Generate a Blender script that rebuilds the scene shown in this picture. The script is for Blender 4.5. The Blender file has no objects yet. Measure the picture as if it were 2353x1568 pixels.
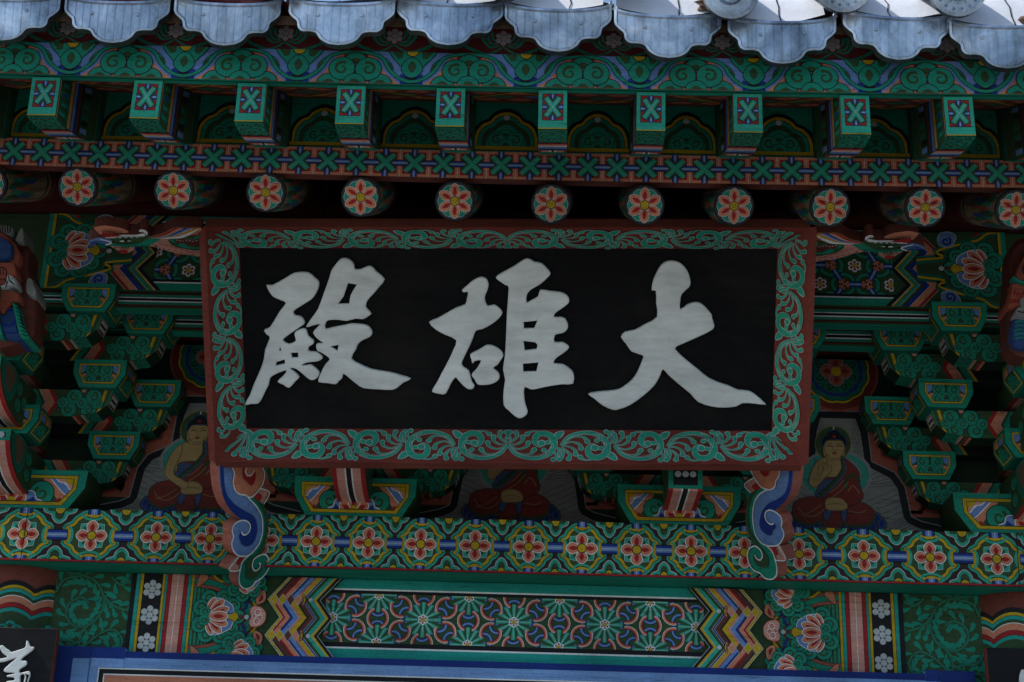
import bpy, math, random
from math import sin, cos, pi, radians
from mathutils import Vector, Matrix
from mathutils.geometry import tessellate_polygon

random.seed(7)
S = bpy.context.scene
# ------------------------------------------------------------------ camera
TH, PS, PH = radians(21), radians(1.72), radians(1.9)
FPX, CXP, CYP = 3635.3, 1176.5, 784.0
CAM = Vector((.125, 0, 1.6))
fwd = Vector((-sin(PS) * cos(TH), cos(PS) * cos(TH), sin(TH)))
r0 = Vector((cos(PS), sin(PS), 0)); u0 = r0.cross(fwd)
RX = r0 * cos(PH) + u0 * sin(PH); UX = u0 * cos(PH) - r0 * sin(PH)
cd = bpy.data.cameras.new('camera'); cam = bpy.data.objects.new('camera', cd)
S.collection.objects.link(cam); S.camera = cam
cd.sensor_width = 36; cd.lens = FPX / 2353 * 36; cd.clip_end = 5000; cd.clip_start = .05
cam.matrix_world = Matrix(((RX.x, UX.x, -fwd.x, CAM.x), (RX.y, UX.y, -fwd.y, CAM.y), (RX.z, UX.z, -fwd.z, CAM.z), (0, 0, 0, 1)))
# ------------------------------------------------------------------ light
SUNV = Vector((-.62, -.085, .78)).normalized()
W = bpy.data.worlds.new('World'); S.world = W; W.use_nodes = True
nt = W.node_tree; nt.nodes.clear()
sky = nt.nodes.new('ShaderNodeTexSky'); sky.sky_type = 'NISHITA'; sky.sun_disc = False
sky.sun_elevation = math.asin(SUNV.z); sky.sun_rotation = math.atan2(SUNV.x, SUNV.y)
bg = nt.nodes.new('ShaderNodeBackground'); bg.inputs[1].default_value = .13
ow = nt.nodes.new('ShaderNodeOutputWorld')
nt.links.new(sky.outputs[0], bg.inputs[0]); nt.links.new(bg.outputs[0], ow.inputs[0])
sl = bpy.data.lights.new('sun', 'SUN'); sl.energy = 3.0; sl.angle = radians(.5); sl.color = (1, .95, .88)
so = bpy.data.objects.new('sun', sl); S.collection.objects.link(so)
so.rotation_euler = SUNV.to_track_quat('Z', 'Y').to_euler()
S.view_settings.view_transform = 'Standard'; S.view_settings.look = 'None'
S.view_settings.gamma = 1; S.view_settings.use_curve_mapping = False
S.view_settings.exposure = 0.6
S.cycles.max_bounces = 6; S.cycles.diffuse_bounces = 4

# ------------------------------------------------------------------ colours (paint tones, linear)
C = dict(g=(.011, .225, .145), G=(.026, .32, .21), t=(.016, .29, .24), d=(.032, .072, .029), dd=(.012, .03, .018),
         o=(.52, .20, .115), p=(.54, .27, .21), r=(.30, .018, .02), b=(.105, .032, .024), br=(.15, .04, .028), f=(.19, .040, .028),
         y=(.44, .30, .012), B=(.010, .033, .19), l=(.12, .22, .44), k=(.011, .012, .014), w=(.68, .72, .71),
         kb=(.035, .022, .02), rk=(.085, .014, .014), gd=(.008, .125, .082), gw=(.20, .205, .185), sk=(.36, .25, .10), skd=(.13, .075, .035),
         wd=(.12, .085, .05), x=(.006, .006, .006), wb=(.42, .46, .46), bl=(.024, .065, .19), lb=(.17, .32, .60), cr=(.30, .08, .05), wk=(.21, .16, .10), rk_lit=(.13, .024, .024))  # last entry: rk paint with the batten's stronger light put into it
# ------------------------------------------------------------------ helpers
def ray(x, y): return fwd + RX * ((x - CXP) / FPX) - UX * ((y - CYP) / FPX)
def onY(x, y, Y):
    d = ray(x, y); return CAM + d * ((Y - CAM.y) / d.y)
def V3(*a): return Vector(a)
class Fr:
    def __init__(s, O, U, V, N=None):
        s.O = Vector(O); s.U = Vector(U).normalized(); s.V = Vector(V).normalized()
        s.N = Vector(N).normalized() if N else s.U.cross(s.V).normalized()
    def __call__(s, u, v, h=0): return s.O + s.U * u + s.V * v + s.N * h
    def tr(s, pts, h=0):
        out = []; o = s.O + s.N * h
        for x, y in pts:
            d = ray(x, y); q = CAM + d * ((o - CAM).dot(s.N) / d.dot(s.N)) - s.O
            out.append((q.dot(s.U), q.dot(s.V)))
        return out
def front(Y, x=0, z=0): return Fr((x, Y, z), (1, 0, 0), (0, 0, 1), (0, -1, 0))
def crop(x0, y0, s):                       # zoomed-crop coordinates -> reference pixels
    return lambda pts: [((x0 + x / s) / 1.69996, (y0 + y / s) / 1.69996) for x, y in pts]
def sm(pts, n=4, closed=True):             # Catmull-Rom smoothing
    out = []; N = len(pts)
    for i in range(N if closed else N - 1):
        a, b, c, d = [pts[(i + k) % N] if closed else pts[min(max(i + k, 0), N - 1)] for k in (-1, 0, 1, 2)]
        for j in range(n):
            t = j / n
            out.append(tuple(.5 * (2 * b[k] + (c[k] - a[k]) * t + (2 * a[k] - 5 * b[k] + 4 * c[k] - d[k]) * t * t + (3 * b[k] - a[k] - 3 * c[k] + d[k]) * t ** 3) for k in (0, 1)))
    if not closed: out.append(tuple(pts[-1]))
    return out
def arc(cx, cy, rx, ry, a0, a1, n=12):
    return [(cx + rx * cos(radians(a0 + (a1 - a0) * i / n)), cy + ry * sin(radians(a0 + (a1 - a0) * i / n))) for i in range(n + 1)]
def circ(cx, cy, rx, ry=None, n=16): return arc(cx, cy, rx, ry or rx, 0, 360 - 360 / n, n - 1)
def mir(pts, c=0): return [(2 * c - x, y) for x, y in pts][::-1]
def area(p): return .5 * sum(p[i][0] * p[(i + 1) % len(p)][1] - p[(i + 1) % len(p)][0] * p[i][1] for i in range(len(p)))
def hclip(p, nx, ny, c):                   # keep nx*x+ny*y<=c
    out = []
    for i in range(len(p)):
        a, b = p[i], p[(i + 1) % len(p)]; da = nx * a[0] + ny * a[1] - c; db = nx * b[0] + ny * b[1] - c
        if da <= 0: out.append(a)
        if da * db < 0:
            t = da / (da - db); out.append((a[0] + t * (b[0] - a[0]), a[1] + t * (b[1] - a[1])))
    return out
class P:                                   # flat paint: stacked thin polygons
    def __init__(s): s.f = []; s.L = 1; s.M = (1, 0, 0, 1, 0, 0); s.st = []; s.cl = []
    def push(s, tx=0, ty=0, sx=1, sy=None, rot=0):
        sy = sx if sy is None else sy; s.st.append((s.M, s.L)); a, b, c, d, e, f = s.M; co, si = cos(radians(rot)), sin(radians(rot))
        A, B_, C_, D = co * sx, si * sx, -si * sy, co * sy
        s.M = (a * A + c * B_, b * A + d * B_, a * C_ + c * D, b * C_ + d * D, a * tx + c * ty + e, b * tx + d * ty + f); return s
    def pop(s, keep=False):
        s.M, L = s.st.pop()
        if not keep: s.L = L
    def X(s, p): a, b, c, d, e, f = s.M; return (a * p[0] + c * p[1] + e, b * p[0] + d * p[1] + f)
    def rclip(s, x0, x1, y0, y1): s.cl = [(-1, 0, -x0), (1, 0, x1), (0, -1, -y0), (0, 1, y1)]
    def pclip(s, poly):                    # convex polygon, ccw
        if area(poly) < 0: poly = poly[::-1]
        s.cl = []
        for i in range(len(poly)):
            (x0, y0), (x1, y1) = poly[i], poly[(i + 1) % len(poly)]; nx, ny = y1 - y0, x0 - x1; s.cl.append((nx, ny, nx * x0 + ny * y0))
    def raw(s, pts, col):
        q = [s.X(p) for p in pts]
        for c in s.cl:
            q = hclip(q, *c)
            if len(q) < 3: return
        if abs(area(q)) > 1e-9: s.f.append((q, col, s.L))
    def poly(s, pts, col): s.raw(pts, col); s.L += 1; return s
    def rect(s, x0, x1, y0, y1, col): return s.poly([(x0, y0), (x1, y0), (x1, y1), (x0, y1)], col)
    def stroke(s, pts, w, col, closed=False, w1=None):
        n = len(pts); L_, R_ = [], []
        for i in range(n):
            if closed: a, b = pts[i - 1], pts[(i + 1) % n]
            else: a, b = pts[max(i - 1, 0)], pts[min(i + 1, n - 1)]
            dx, dy = b[0] - a[0], b[1] - a[1]; l = math.hypot(dx, dy) or 1
            ww = (w if w1 is None else w + (w1 - w) * i / (n - 1)) / 2
            L_.append((pts[i][0] - dy / l * ww, pts[i][1] + dx / l * ww)); R_.append((pts[i][0] + dy / l * ww, pts[i][1] - dx / l * ww))
        for i in range(n if closed else n - 1):
            j = (i + 1) % n; s.raw([L_[i], R_[i], R_[j], L_[j]], col)
        s.L += 1; return s
    def shape(s, pts, col, line='k', w=.002): s.poly(pts, col); s.stroke(pts, w, line, True); return s
    def disc(s, x, y, r, col, ry=None, n=14): return s.poly(circ(x, y, r, ry, n), col)
    def ring(s, x, y, ra, rb, a0, a1, col, n=10, e=1):
        A = arc(x, y, ra, ra * e, a0, a1, n); B_ = arc(x, y, rb, rb * e, a0, a1, n)
        for i in range(n): s.raw([A[i], B_[i], B_[i + 1], A[i + 1]], col)
        s.L += 1; return s
class MB:
    def __init__(s): s.v = []; s.f = []; s.c = []
    def face(s, pts, col):
        i = len(s.v); s.v += [tuple(p) for p in pts]; s.f.append(tuple(range(i, i + len(pts)))); s.c.append(C[col] if isinstance(col, str) else col)
    def box(s, x0, x1, y0, y1, z0, z1, col, ch=.003, cols=None):
        # chamfered box; cols may override by face: l r f b d t (f = -Y)
        cols = cols or {}; c = min(ch, (x1 - x0) / 3, (y1 - y0) / 3, (z1 - z0) / 3)
        X, Y, Z = (x0, x1), (y0, y1), (z0, z1); q = {}
        for i in (0, 1):
            for j in (0, 1):
                for k in (0, 1):
                    sx, sy, sz = (1 - 2 * i) * c, (1 - 2 * j) * c, (1 - 2 * k) * c
                    q[i, j, k, 0] = (X[i], Y[j] + sy, Z[k] + sz); q[i, j, k, 1] = (X[i] + sx, Y[j], Z[k] + sz); q[i, j, k, 2] = (X[i] + sx, Y[j] + sy, Z[k])
        g = lambda n: cols.get(n, col)
        for i, n in ((0, 'l'), (1, 'r')): s.face([q[i, a, b, 0] for a, b in ((0, 0), (1, 0), (1, 1), (0, 1))], g(n))
        for j, n in ((0, 'f'), (1, 'b')): s.face([q[a, j, b, 1] for a, b in ((0, 0), (1, 0), (1, 1), (0, 1))], g(n))
        for k, n in ((0, 'd'), (1, 't')): s.face([q[a, b, k, 2] for a, b in ((0, 0), (1, 0), (1, 1), (0, 1))], g(n))
        for a in (0, 1):
            for b in (0, 1):
                s.face([q[0, a, b, 1], q[1, a, b, 1], q[1, a, b, 2], q[0, a, b, 2]], g('f' if a == 0 else 'b'))
                s.face([q[a, 0, b, 0], q[a, 1, b, 0], q[a, 1, b, 2], q[a, 0, b, 2]], g('d' if b == 0 else 't'))
                s.face([q[a, b, 0, 0], q[a, b, 1, 0], q[a, b, 1, 1], q[a, b, 0, 1]], g('l' if a == 0 else 'r'))
                for k in (0, 1): s.face([q[a, b, k, 0], q[a, b, k, 1], q[a, b, k, 2]], g('d' if k == 0 else 't'))
        return s
    def prism(s, fr, pts, h0, h1, cf, cs=None, back=True):
        n = len(pts); A = [fr(u, v, h1) for u, v in pts]; B_ = [fr(u, v, h0) for u, v in pts]
        s.face(A, cf)
        if back: s.face(B_[::-1], cs or cf)
        for i in range(n): j = (i + 1) % n; s.face([B_[i], B_[j], A[j], A[i]], cs or cf)
        return s
    def paint(s, p, fr, h0=.0006, dh=.00012):
        for pts, col, L in p.f: s.face([fr(u, v, h0 + L * dh) for u, v in pts], col)
        return s
    def paintf(s, p, fn, h0=.0006, dh=.00012, step=None):   # curved surface, strips in u
        for pts, col, L in p.f:
            if step:
                lo = math.floor(min(q[0] for q in pts) / step); hi = math.ceil(max(q[0] for q in pts) / step)
                for k in range(lo, hi):
                    q = hclip(hclip(pts, 1, 0, (k + 1) * step), -1, 0, -k * step)
                    if len(q) > 2: s.face([fn(u, v, h0 + L * dh) for u, v in q], col)
            else: s.face([fn(u, v, h0 + L * dh) for u, v in pts], col)
        return s
    def grid(s, fn, us, vs, col):          # col: key or f(i,j)
        for i in range(len(us) - 1):
            for j in range(len(vs) - 1):
                s.face([fn(us[i], vs[j]), fn(us[i + 1], vs[j]), fn(us[i + 1], vs[j + 1]), fn(us[i], vs[j + 1])], col(i, j) if callable(col) else col)
        return s
    def build(s, name, parent=None, m=None, weld=False, smooth=False, inv=None):
        me = bpy.data.meshes.new(name)
        vs = s.v if inv is None else [tuple(inv @ Vector(p)) for p in s.v]
        if weld:
            key = {}; nv = []; mp = []
            for p in vs:
                k = (round(p[0], 5), round(p[1], 5), round(p[2], 5))
                if k not in key: key[k] = len(nv); nv.append(p)
                mp.append(key[k])
            fs, cs = [], []
            for f, c in zip(s.f, s.c):
                g = []
                for i in f:
                    if mp[i] not in g: g.append(mp[i])
                if len(g) > 2: fs.append(g); cs.append(c)
        else: nv, fs, cs = vs, s.f, s.c
        me.from_pydata(nv, [], fs)
        at = me.attributes.new('Col', 'FLOAT_COLOR', 'FACE')
        fl = []
        for c in cs: fl += [c[0], c[1], c[2], 1]
        at.data.foreach_set('color', fl)
        if smooth: me.polygons.foreach_set('use_smooth', [True] * len(me.polygons))
        me.materials.append(m or PAINT)
        o = bpy.data.objects.new(name, me); S.collection.objects.link(o); o.parent = parent
        return o
def tag(o, label, cat, group=None, kind=None):
    if label: o['label'] = label
    if cat: o['category'] = cat
    if group: o['group'] = group
    if kind: o['kind'] = kind
    return o
def empty(name, loc, label, cat, group=None):
    o = bpy.data.objects.new(name, None); S.collection.objects.link(o); o.location = loc; o.empty_display_size = .1
    return tag(o, label, cat, group)
def under(root, mb, name, **k):            # part of an Empty, mesh in world coordinates
    inv = Matrix.Translation(-Vector(root.location)); return mb.build(name, root, inv=inv, **k)
def ORD(n): return ['first', 'second', 'third', 'fourth', 'fifth', 'sixth', 'seventh', 'eighth', 'ninth', 'tenth', 'eleventh', 'twelfth', 'thirteenth'][n]
# ------------------------------------------------------------------ materials
def mat(name):
    m = bpy.data.materials.new(name); m.use_nodes = True; t = m.node_tree; b = t.nodes['Principled BSDF']; return m, t, b
def N(t, k, **kw):
    n = t.nodes.new(k)
    for a, v in kw.items():
        if a.startswith('i_'): n.inputs[a[2:].replace('_', ' ')].default_value = v
        else: setattr(n, a, v)
    return n
def wear_paint(name, rough=.62, grime=.35, grain=(3, 60, 60), attr=True, base=None, bump=.12, spec=.12, crack=.55, dust=.14, fine=.86):
    m, t, b = mat(name); L = t.links.new
    geo = N(t, 'ShaderNodeNewGeometry'); mp = N(t, 'ShaderNodeMapping'); mp.inputs['Scale'].default_value = grain
    L(geo.outputs['Position'], mp.inputs[0])
    n1 = N(t, 'ShaderNodeTexNoise', i_Scale=1.0, i_Detail=5.0, i_Roughness=.65); L(mp.outputs[0], n1.inputs['Vector'])
    n2 = N(t, 'ShaderNodeTexNoise', i_Scale=2.6, i_Detail=6.0, i_Roughness=.6); L(geo.outputs['Position'], n2.inputs['Vector'])
    n3 = N(t, 'ShaderNodeTexNoise', i_Scale=150.0, i_Detail=2.0); L(geo.outputs['Position'], n3.inputs['Vector'])
    r1 = N(t, 'ShaderNodeMapRange', i_From_Min=.3, i_From_Max=.7, i_To_Min=.82, i_To_Max=1.12); L(n1.outputs[0], r1.inputs[0])
    r2 = N(t, 'ShaderNodeMapRange', i_From_Min=.32, i_From_Max=.68, i_To_Min=1 - grime, i_To_Max=1.08); L(n2.outputs[0], r2.inputs[0])
    r3 = N(t, 'ShaderNodeMapRange', i_From_Min=.3, i_From_Max=.7, i_To_Min=fine, i_To_Max=2 - fine - .04); L(n3.outputs[0], r3.inputs[0])
    m1 = N(t, 'ShaderNodeMath', operation='MULTIPLY'); L(r1.outputs[0], m1.inputs[0]); L(r2.outputs[0], m1.inputs[1])
    m2 = N(t, 'ShaderNodeMath', operation='MULTIPLY'); L(m1.outputs[0], m2.inputs[0]); L(r3.outputs[0], m2.inputs[1])
    # dust film in patches, thin grain cracks
    mx = N(t, 'ShaderNodeMix', data_type='RGBA', blend_type='MULTIPLY'); mx.inputs['Factor'].default_value = 1
    if attr:
        a = N(t, 'ShaderNodeAttribute', attribute_name='Col'); L(a.outputs['Color'], mx.inputs['A'])
    else: mx.inputs['A'].default_value = (*base, 1)
    oi = N(t, 'ShaderNodeObjectInfo'); ro = N(t, 'ShaderNodeMapRange', i_To_Min=.88, i_To_Max=1.08); L(oi.outputs['Random'], ro.inputs[0])
    m3 = N(t, 'ShaderNodeMath', operation='MULTIPLY'); L(m2.outputs[0], m3.inputs[0]); L(ro.outputs[0], m3.inputs[1])
    L(m3.outputs[0], mx.inputs['B'])
    n4 = N(t, 'ShaderNodeTexNoise', i_Scale=1.3, i_Detail=7.0, i_Roughness=.7, i_Distortion=.6); L(geo.outputs['Position'], n4.inputs['Vector'])
    r4 = N(t, 'ShaderNodeMapRange', i_From_Min=.52, i_From_Max=.8, i_To_Min=0, i_To_Max=dust); L(n4.outputs[0], r4.inputs[0])
    du = N(t, 'ShaderNodeMix', data_type='RGBA'); L(r4.outputs[0], du.inputs['Factor']); L(mx.outputs['Result'], du.inputs['A']); du.inputs['B'].default_value = (.10, .085, .065, 1)
    mp2 = N(t, 'ShaderNodeMapping'); mp2.inputs['Scale'].default_value = (grain[0] * .25, grain[1] * .35, grain[2] * .35); L(geo.outputs['Position'], mp2.inputs[0])
    n5 = N(t, 'ShaderNodeTexNoise', i_Scale=1.0, i_Detail=3.0, i_Distortion=.4); L(mp2.outputs[0], n5.inputs['Vector'])
    c0 = N(t, 'ShaderNodeMath', operation='SUBTRACT'); L(n5.outputs[0], c0.inputs[0]); c0.inputs[1].default_value = .5
    c1 = N(t, 'ShaderNodeMath', operation='ABSOLUTE'); L(c0.outputs[0], c1.inputs[0])
    c2 = N(t, 'ShaderNodeMapRange', i_From_Min=0, i_From_Max=.006, i_To_Min=crack, i_To_Max=1); L(c1.outputs[0], c2.inputs[0])
    ck = N(t, 'ShaderNodeMix', data_type='RGBA', blend_type='MULTIPLY'); ck.inputs['Factor'].default_value = 1
    L(du.outputs['Result'], ck.inputs['A']); L(c2.outputs[0], ck.inputs['B'])
    L(ck.outputs['Result'], b.inputs['Base Color'])
    b.inputs['Roughness'].default_value = rough; b.inputs['Specular IOR Level'].default_value = spec
    bp = N(t, 'ShaderNodeBump', i_Strength=bump, i_Distance=.004); L(n1.outputs[0], bp.inputs['Height']); L(bp.outputs[0], b.inputs['Normal'])
    return m
PAINT = wear_paint('painted_wood')
PAINTY = wear_paint('painted_rafter_wood', grain=(60, 4, 60))
BLACKB = wear_paint('black_board', attr=False, base=(.0075, .0078, .0085), rough=.7, grime=.3, bump=.2, spec=.08)
LETTER = wear_paint('white_letter_paint', attr=False, base=(.66, .70, .685), rough=.6, grime=.10, grain=(9, 40, 22), bump=.35, crack=.92, dust=.08, fine=.97)
def tile_mat():
    m, t, b = mat('clay_tile'); L = t.links.new
    geo = N(t, 'ShaderNodeNewGeometry')
    n1 = N(t, 'ShaderNodeTexNoise', i_Scale=5.0, i_Detail=8.0, i_Roughness=.62, i_Distortion=.5); L(geo.outputs['Position'], n1.inputs['Vector'])
    cr = N(t, 'ShaderNodeValToRGB'); e = cr.color_ramp.elements
    e[0].position = .34; e[0].color = (.17, .215, .28, 1); e[1].position = .5; e[1].color = (.37, .455, .56, 1)
    x = e.new(.6); x.color = (.54, .63, .74, 1); x = e.new(.70); x.color = (.80, .85, .90, 1)  # pale stops put white highlights of the plates into the colour
    L(n1.outputs[0], cr.inputs[0])
    n2 = N(t, 'ShaderNodeTexNoise', i_Scale=90.0, i_Detail=3.0); L(geo.outputs['Position'], n2.inputs['Vector'])
    r2 = N(t, 'ShaderNodeMapRange', i_From_Min=.3, i_From_Max=.7, i_To_Min=.9, i_To_Max=1.06); L(n2.outputs[0], r2.inputs[0])
    a = N(t, 'ShaderNodeAttribute', attribute_name='Col')
    mps = N(t, 'ShaderNodeMapping'); mps.inputs['Scale'].default_value = (22, 22, 5); L(geo.outputs['Position'], mps.inputs[0])
    ns = N(t, 'ShaderNodeTexNoise', i_Scale=1.0, i_Detail=6.0, i_Roughness=.7); L(mps.outputs[0], ns.inputs['Vector'])
    rs_ = N(t, 'ShaderNodeMapRange', i_From_Min=.36, i_From_Max=.55, i_To_Min=.62, i_To_Max=1.0); L(ns.outputs[0], rs_.inputs[0])
    oi = N(t, 'ShaderNodeObjectInfo'); ro = N(t, 'ShaderNodeMapRange', i_To_Min=.82, i_To_Max=1.12); L(oi.outputs['Random'], ro.inputs[0])
    ms = N(t, 'ShaderNodeMath', operation='MULTIPLY'); L(rs_.outputs[0], ms.inputs[0]); L(ro.outputs[0], ms.inputs[1])
    mt = N(t, 'ShaderNodeMix', data_type='RGBA', blend_type='MULTIPLY'); mt.inputs['Factor'].default_value = 1; L(cr.outputs[0], mt.inputs['A']); L(ms.outputs[0], mt.inputs['B'])
    mx = N(t, 'ShaderNodeMix', data_type='RGBA', blend_type='MULTIPLY'); mx.inputs['Factor'].default_value = 1; L(mt.outputs['Result'], mx.inputs['A']); L(a.outputs['Color'], mx.inputs['B'])
    m2 = N(t, 'ShaderNodeMix', data_type='RGBA', blend_type='MULTIPLY'); m2.inputs['Factor'].default_value = 1; L(mx.outputs['Result'], m2.inputs['A']); L(r2.outputs[0], m2.inputs['B'])
    L(m2.outputs['Result'], b.inputs['Base Color'])
    r3 = N(t, 'ShaderNodeMapRange', i_From_Min=.3, i_From_Max=.7, i_To_Min=.24, i_To_Max=.46); L(n1.outputs[0], r3.inputs[0]); L(r3.outputs[0], b.inputs['Roughness']); b.inputs['Metallic'].default_value = .72
    bp = N(t, 'ShaderNodeBump', i_Strength=.6, i_Distance=.010); L(n1.outputs[0], bp.inputs['Height'])
    b2 = N(t, 'ShaderNodeBump', i_Strength=.2, i_Distance=.001); L(n2.outputs[0], b2.inputs['Height']); L(bp.outputs[0], b2.inputs['Normal']); L(b2.outputs[0], b.inputs['Normal'])
    return m
TILE = tile_mat()
def simple(name, base, base2, scale, rough=.85, bump=.4):
    m, t, b = mat(name); L = t.links.new
    geo = N(t, 'ShaderNodeNewGeometry'); n1 = N(t, 'ShaderNodeTexNoise', i_Scale=scale, i_Detail=8.0, i_Roughness=.65); L(geo.outputs['Position'], n1.inputs['Vector'])
    mx = N(t, 'ShaderNodeMix', data_type='RGBA'); r = N(t, 'ShaderNodeMapRange', i_From_Min=.32, i_From_Max=.68); L(n1.outputs[0], r.inputs[0]); L(r.outputs[0], mx.inputs['Factor'])
    mx.inputs['A'].default_value = (*base, 1); mx.inputs['B'].default_value = (*base2, 1); L(mx.outputs['Result'], b.inputs['Base Color']); b.inputs['Roughness'].default_value = rough
    bp = N(t, 'ShaderNodeBump', i_Strength=bump, i_Distance=.01); L(n1.outputs[0], bp.inputs['Height']); L(bp.outputs[0], b.inputs['Normal']); return m
GROUND = simple('sandy_ground', (.185, .183, .172), (.24, .237, .222), 1.2)
MORTAR = simple('lime_mortar', (.50, .53, .58), (.62, .65, .70), 9.0)
CLAY = simple('earth_fill', (.10, .06, .035), (.18, .11, .065), 30.0, bump=1)
STONE = simple('stone_step', (.20, .195, .19), (.26, .255, .245), 6.0)
CONE = dict(one=(1, 1, 1)); C.update(CONE)
def curve_solid(name, fr, outlines, ext, bev, mtl, parent=None, h=0, res=2, inv=None):
    """solid with holes and rounded edges from 2D outlines; back at h, front at h+2*ext+bev..."""
    cu = bpy.data.curves.new(name, 'CURVE'); cu.dimensions = '2D'; cu.fill_mode = 'BOTH'
    cu.extrude = ext; cu.bevel_depth = bev; cu.bevel_resolution = res; cu.offset = -bev
    for pts in outlines:
        sp = cu.splines.new('POLY'); sp.points.add(len(pts) - 1); sp.use_cyclic_u = True
        for q, p in zip(sp.points, pts): q.co = (p[0], p[1], 0, 1)
    o = bpy.data.objects.new(name, cu); S.collection.objects.link(o)
    me = bpy.data.meshes.new_from_object(o); bpy.data.objects.remove(o); bpy.data.curves.remove(cu)
    z0 = ext + bev
    M = Matrix(((fr.U.x, fr.V.x, fr.N.x, fr.O.x), (fr.U.y, fr.V.y, fr.N.y, fr.O.y), (fr.U.z, fr.V.z, fr.N.z, fr.O.z), (0, 0, 0, 1))) @ Matrix.Translation((0, 0, h + z0))
    if inv is not None: M = inv @ M
    me.transform(M); me.name = name; me.materials.clear(); me.materials.append(mtl)
    ob = bpy.data.objects.new(name, me); S.collection.objects.link(ob); ob.parent = parent
    return ob
# ================================================================== motifs
def spiral_pts(r, turns=1.35, a0=90, n=18, sgn=1, r1=.18):
    return [(r * (1 - (1 - r1) * i / n) * cos(radians(a0 + sgn * 360 * turns * i / n)), r * (1 - (1 - r1) * i / n) * sin(radians(a0 + sgn * 360 * turns * i / n))) for i in range(n + 1)]
def curl(p, x, y, r, sgn=1, a0=100, g='g', d='d', k='k'):     # cloud roundel with a spiral
    p.disc(x, y, r * 1.07, k, n=18); p.disc(x, y, r, g, n=18)
    p.push(x, y, 1); p.stroke(spiral_pts(r * .60, 1.15, a0, 16, sgn, .25), r * .26, d, w1=r * .14); p.pop(True)
def fan(p, x, y, r, g='g', d='d', a0=0, a1=180):              # half roundel
    p.poly(arc(x, y, r * 1.08, r * 1.08, a0, a1, 12), 'k'); p.poly(arc(x, y, r, r, a0, a1, 12), g); p.poly(arc(x, y, r * .5, r * .5, a0, a1, 10), d)
def cloud(p, x, y, r, g='g', d='d'):                          # cluster: two curls and fans
    p.push(x, y, r)
    fan(p, 0, .62, .42, g, d); curl(p, -.52, .42, .46, 1, 60, g, d); curl(p, .52, .42, .46, -1, 120, g, d); fan(p, 0, .05, .40, g, d)
    p.pop(True)
def cloud2(p, x, y, r, g='g', d='d'):                         # tall cluster of four curls
    p.push(x, y, r); fan(p, 0, 1.0, .36, g, d); curl(p, -.45, .72, .40, 1, 60, g, d); curl(p, .45, .72, .40, -1, 120, g, d); fan(p, 0, .45, .34, g, d)
    curl(p, -.5, .0, .42, 1, 60, g, d); curl(p, .5, .0, .42, -1, 120, g, d); fan(p, 0, -.3, .32, g, d); p.pop(True)
def petal(p, l, w, col, line='w', lw=.0012, core=None):       # along +y from origin
    pts = sm([(0, 0), (-w * .62, l * .25), (-w, l * .58), (-w * .7, l * .85), (0, l), (w * .7, l * .85), (w, l * .58), (w * .62, l * .25)], 3)
    p.poly(pts, col); p.stroke(pts, lw, line, True)
    if core: p.poly(sm([(0, l * .28), (-w * .42, l * .52), (0, l * .82), (w * .42, l * .52)], 3), core)
def dots7(p, x, y, r, col='wb', rr=.33):
    p.push(x, y, r); p.disc(0, 0, rr, col)
    for k in range(6): p.disc(.68 * sin(k * pi / 3), .68 * cos(k * pi / 3), rr, col); p.L -= 1
    p.pop(True)
def xmotif(p, w, h):                                          # green X with blue bars in a red frame, half sizes w,h
    p.rect(-w, w, -h, h, 'r'); p.rect(-w * .80, w * .80, -h * .84, h * .84, 'd')
    for sx, sy in ((0, 1), (0, -1), (1, 0), (-1, 0)):
        for c_, a in (('k', .27), ('B', .23), ('l', .11), ('wb', .02)):
            if sx: p.poly([(sx * w, -h * a * .75), (sx * w * .74, -h * a * .75), (sx * w * .50, 0), (sx * w * .74, h * a * .75), (sx * w, h * a * .75)], c_)
            else: p.poly([(-w * a, sy * h), (-w * a, sy * h * .80), (0, sy * h * .58), (w * a, sy * h * .80), (w * a, sy * h)], c_)
        p.L -= 4
    p.L += 4
    for c_, t, e in (('k', .72, 1.04), ('d', .66, 1), ('G', .47, .97), ('wb', .035, .93)):
        for s in (-1, 1):
            a, b = .70 * w * e, .76 * h * e; l = math.hypot(a, b); nx, ny = b / l * t * w * .5, a / l * t * w * .5
            p.poly([(-a + nx, -b * s - ny * s), (-a - nx, -b * s + ny * s), (a - nx, b * s + ny * s), (a + nx, b * s - ny * s)], c_)
def flower6(p, r, n=6, big='o', core='r', back='g'):
    for k in range(n):
        p.push(0, 0, 1, rot=k * 360 / n + 180 / n); q = [(0, 0), (-.34 * r, .55 * r), (-.24 * r, .86 * r), (0, .92 * r), (.24 * r, .86 * r), (.34 * r, .55 * r)]
        p.poly(q, back); p.stroke(q, r * .022, 'wb', True); p.poly([(-.1 * r, .45 * r), (0, .7 * r), (.1 * r, .45 * r)], 'd'); p.pop()
    p.L += 4
    for k in range(n):
        p.push(0, 0, 1, rot=k * 360 / n); petal(p, r * .95, r * .27, big, 'wb', r * .028, core); p.pop()
    p.L += 4; p.disc(0, 0, r * .26, 'k'); p.disc(0, 0, r * .22, 'y')
    for k in range(3):
        p.push(0, 0, 1, rot=k * 120); p.stroke(arc(0, -.16 * r, .1 * r, .07 * r, 30, 150, 5), r * .025, 'd'); p.pop()
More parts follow.
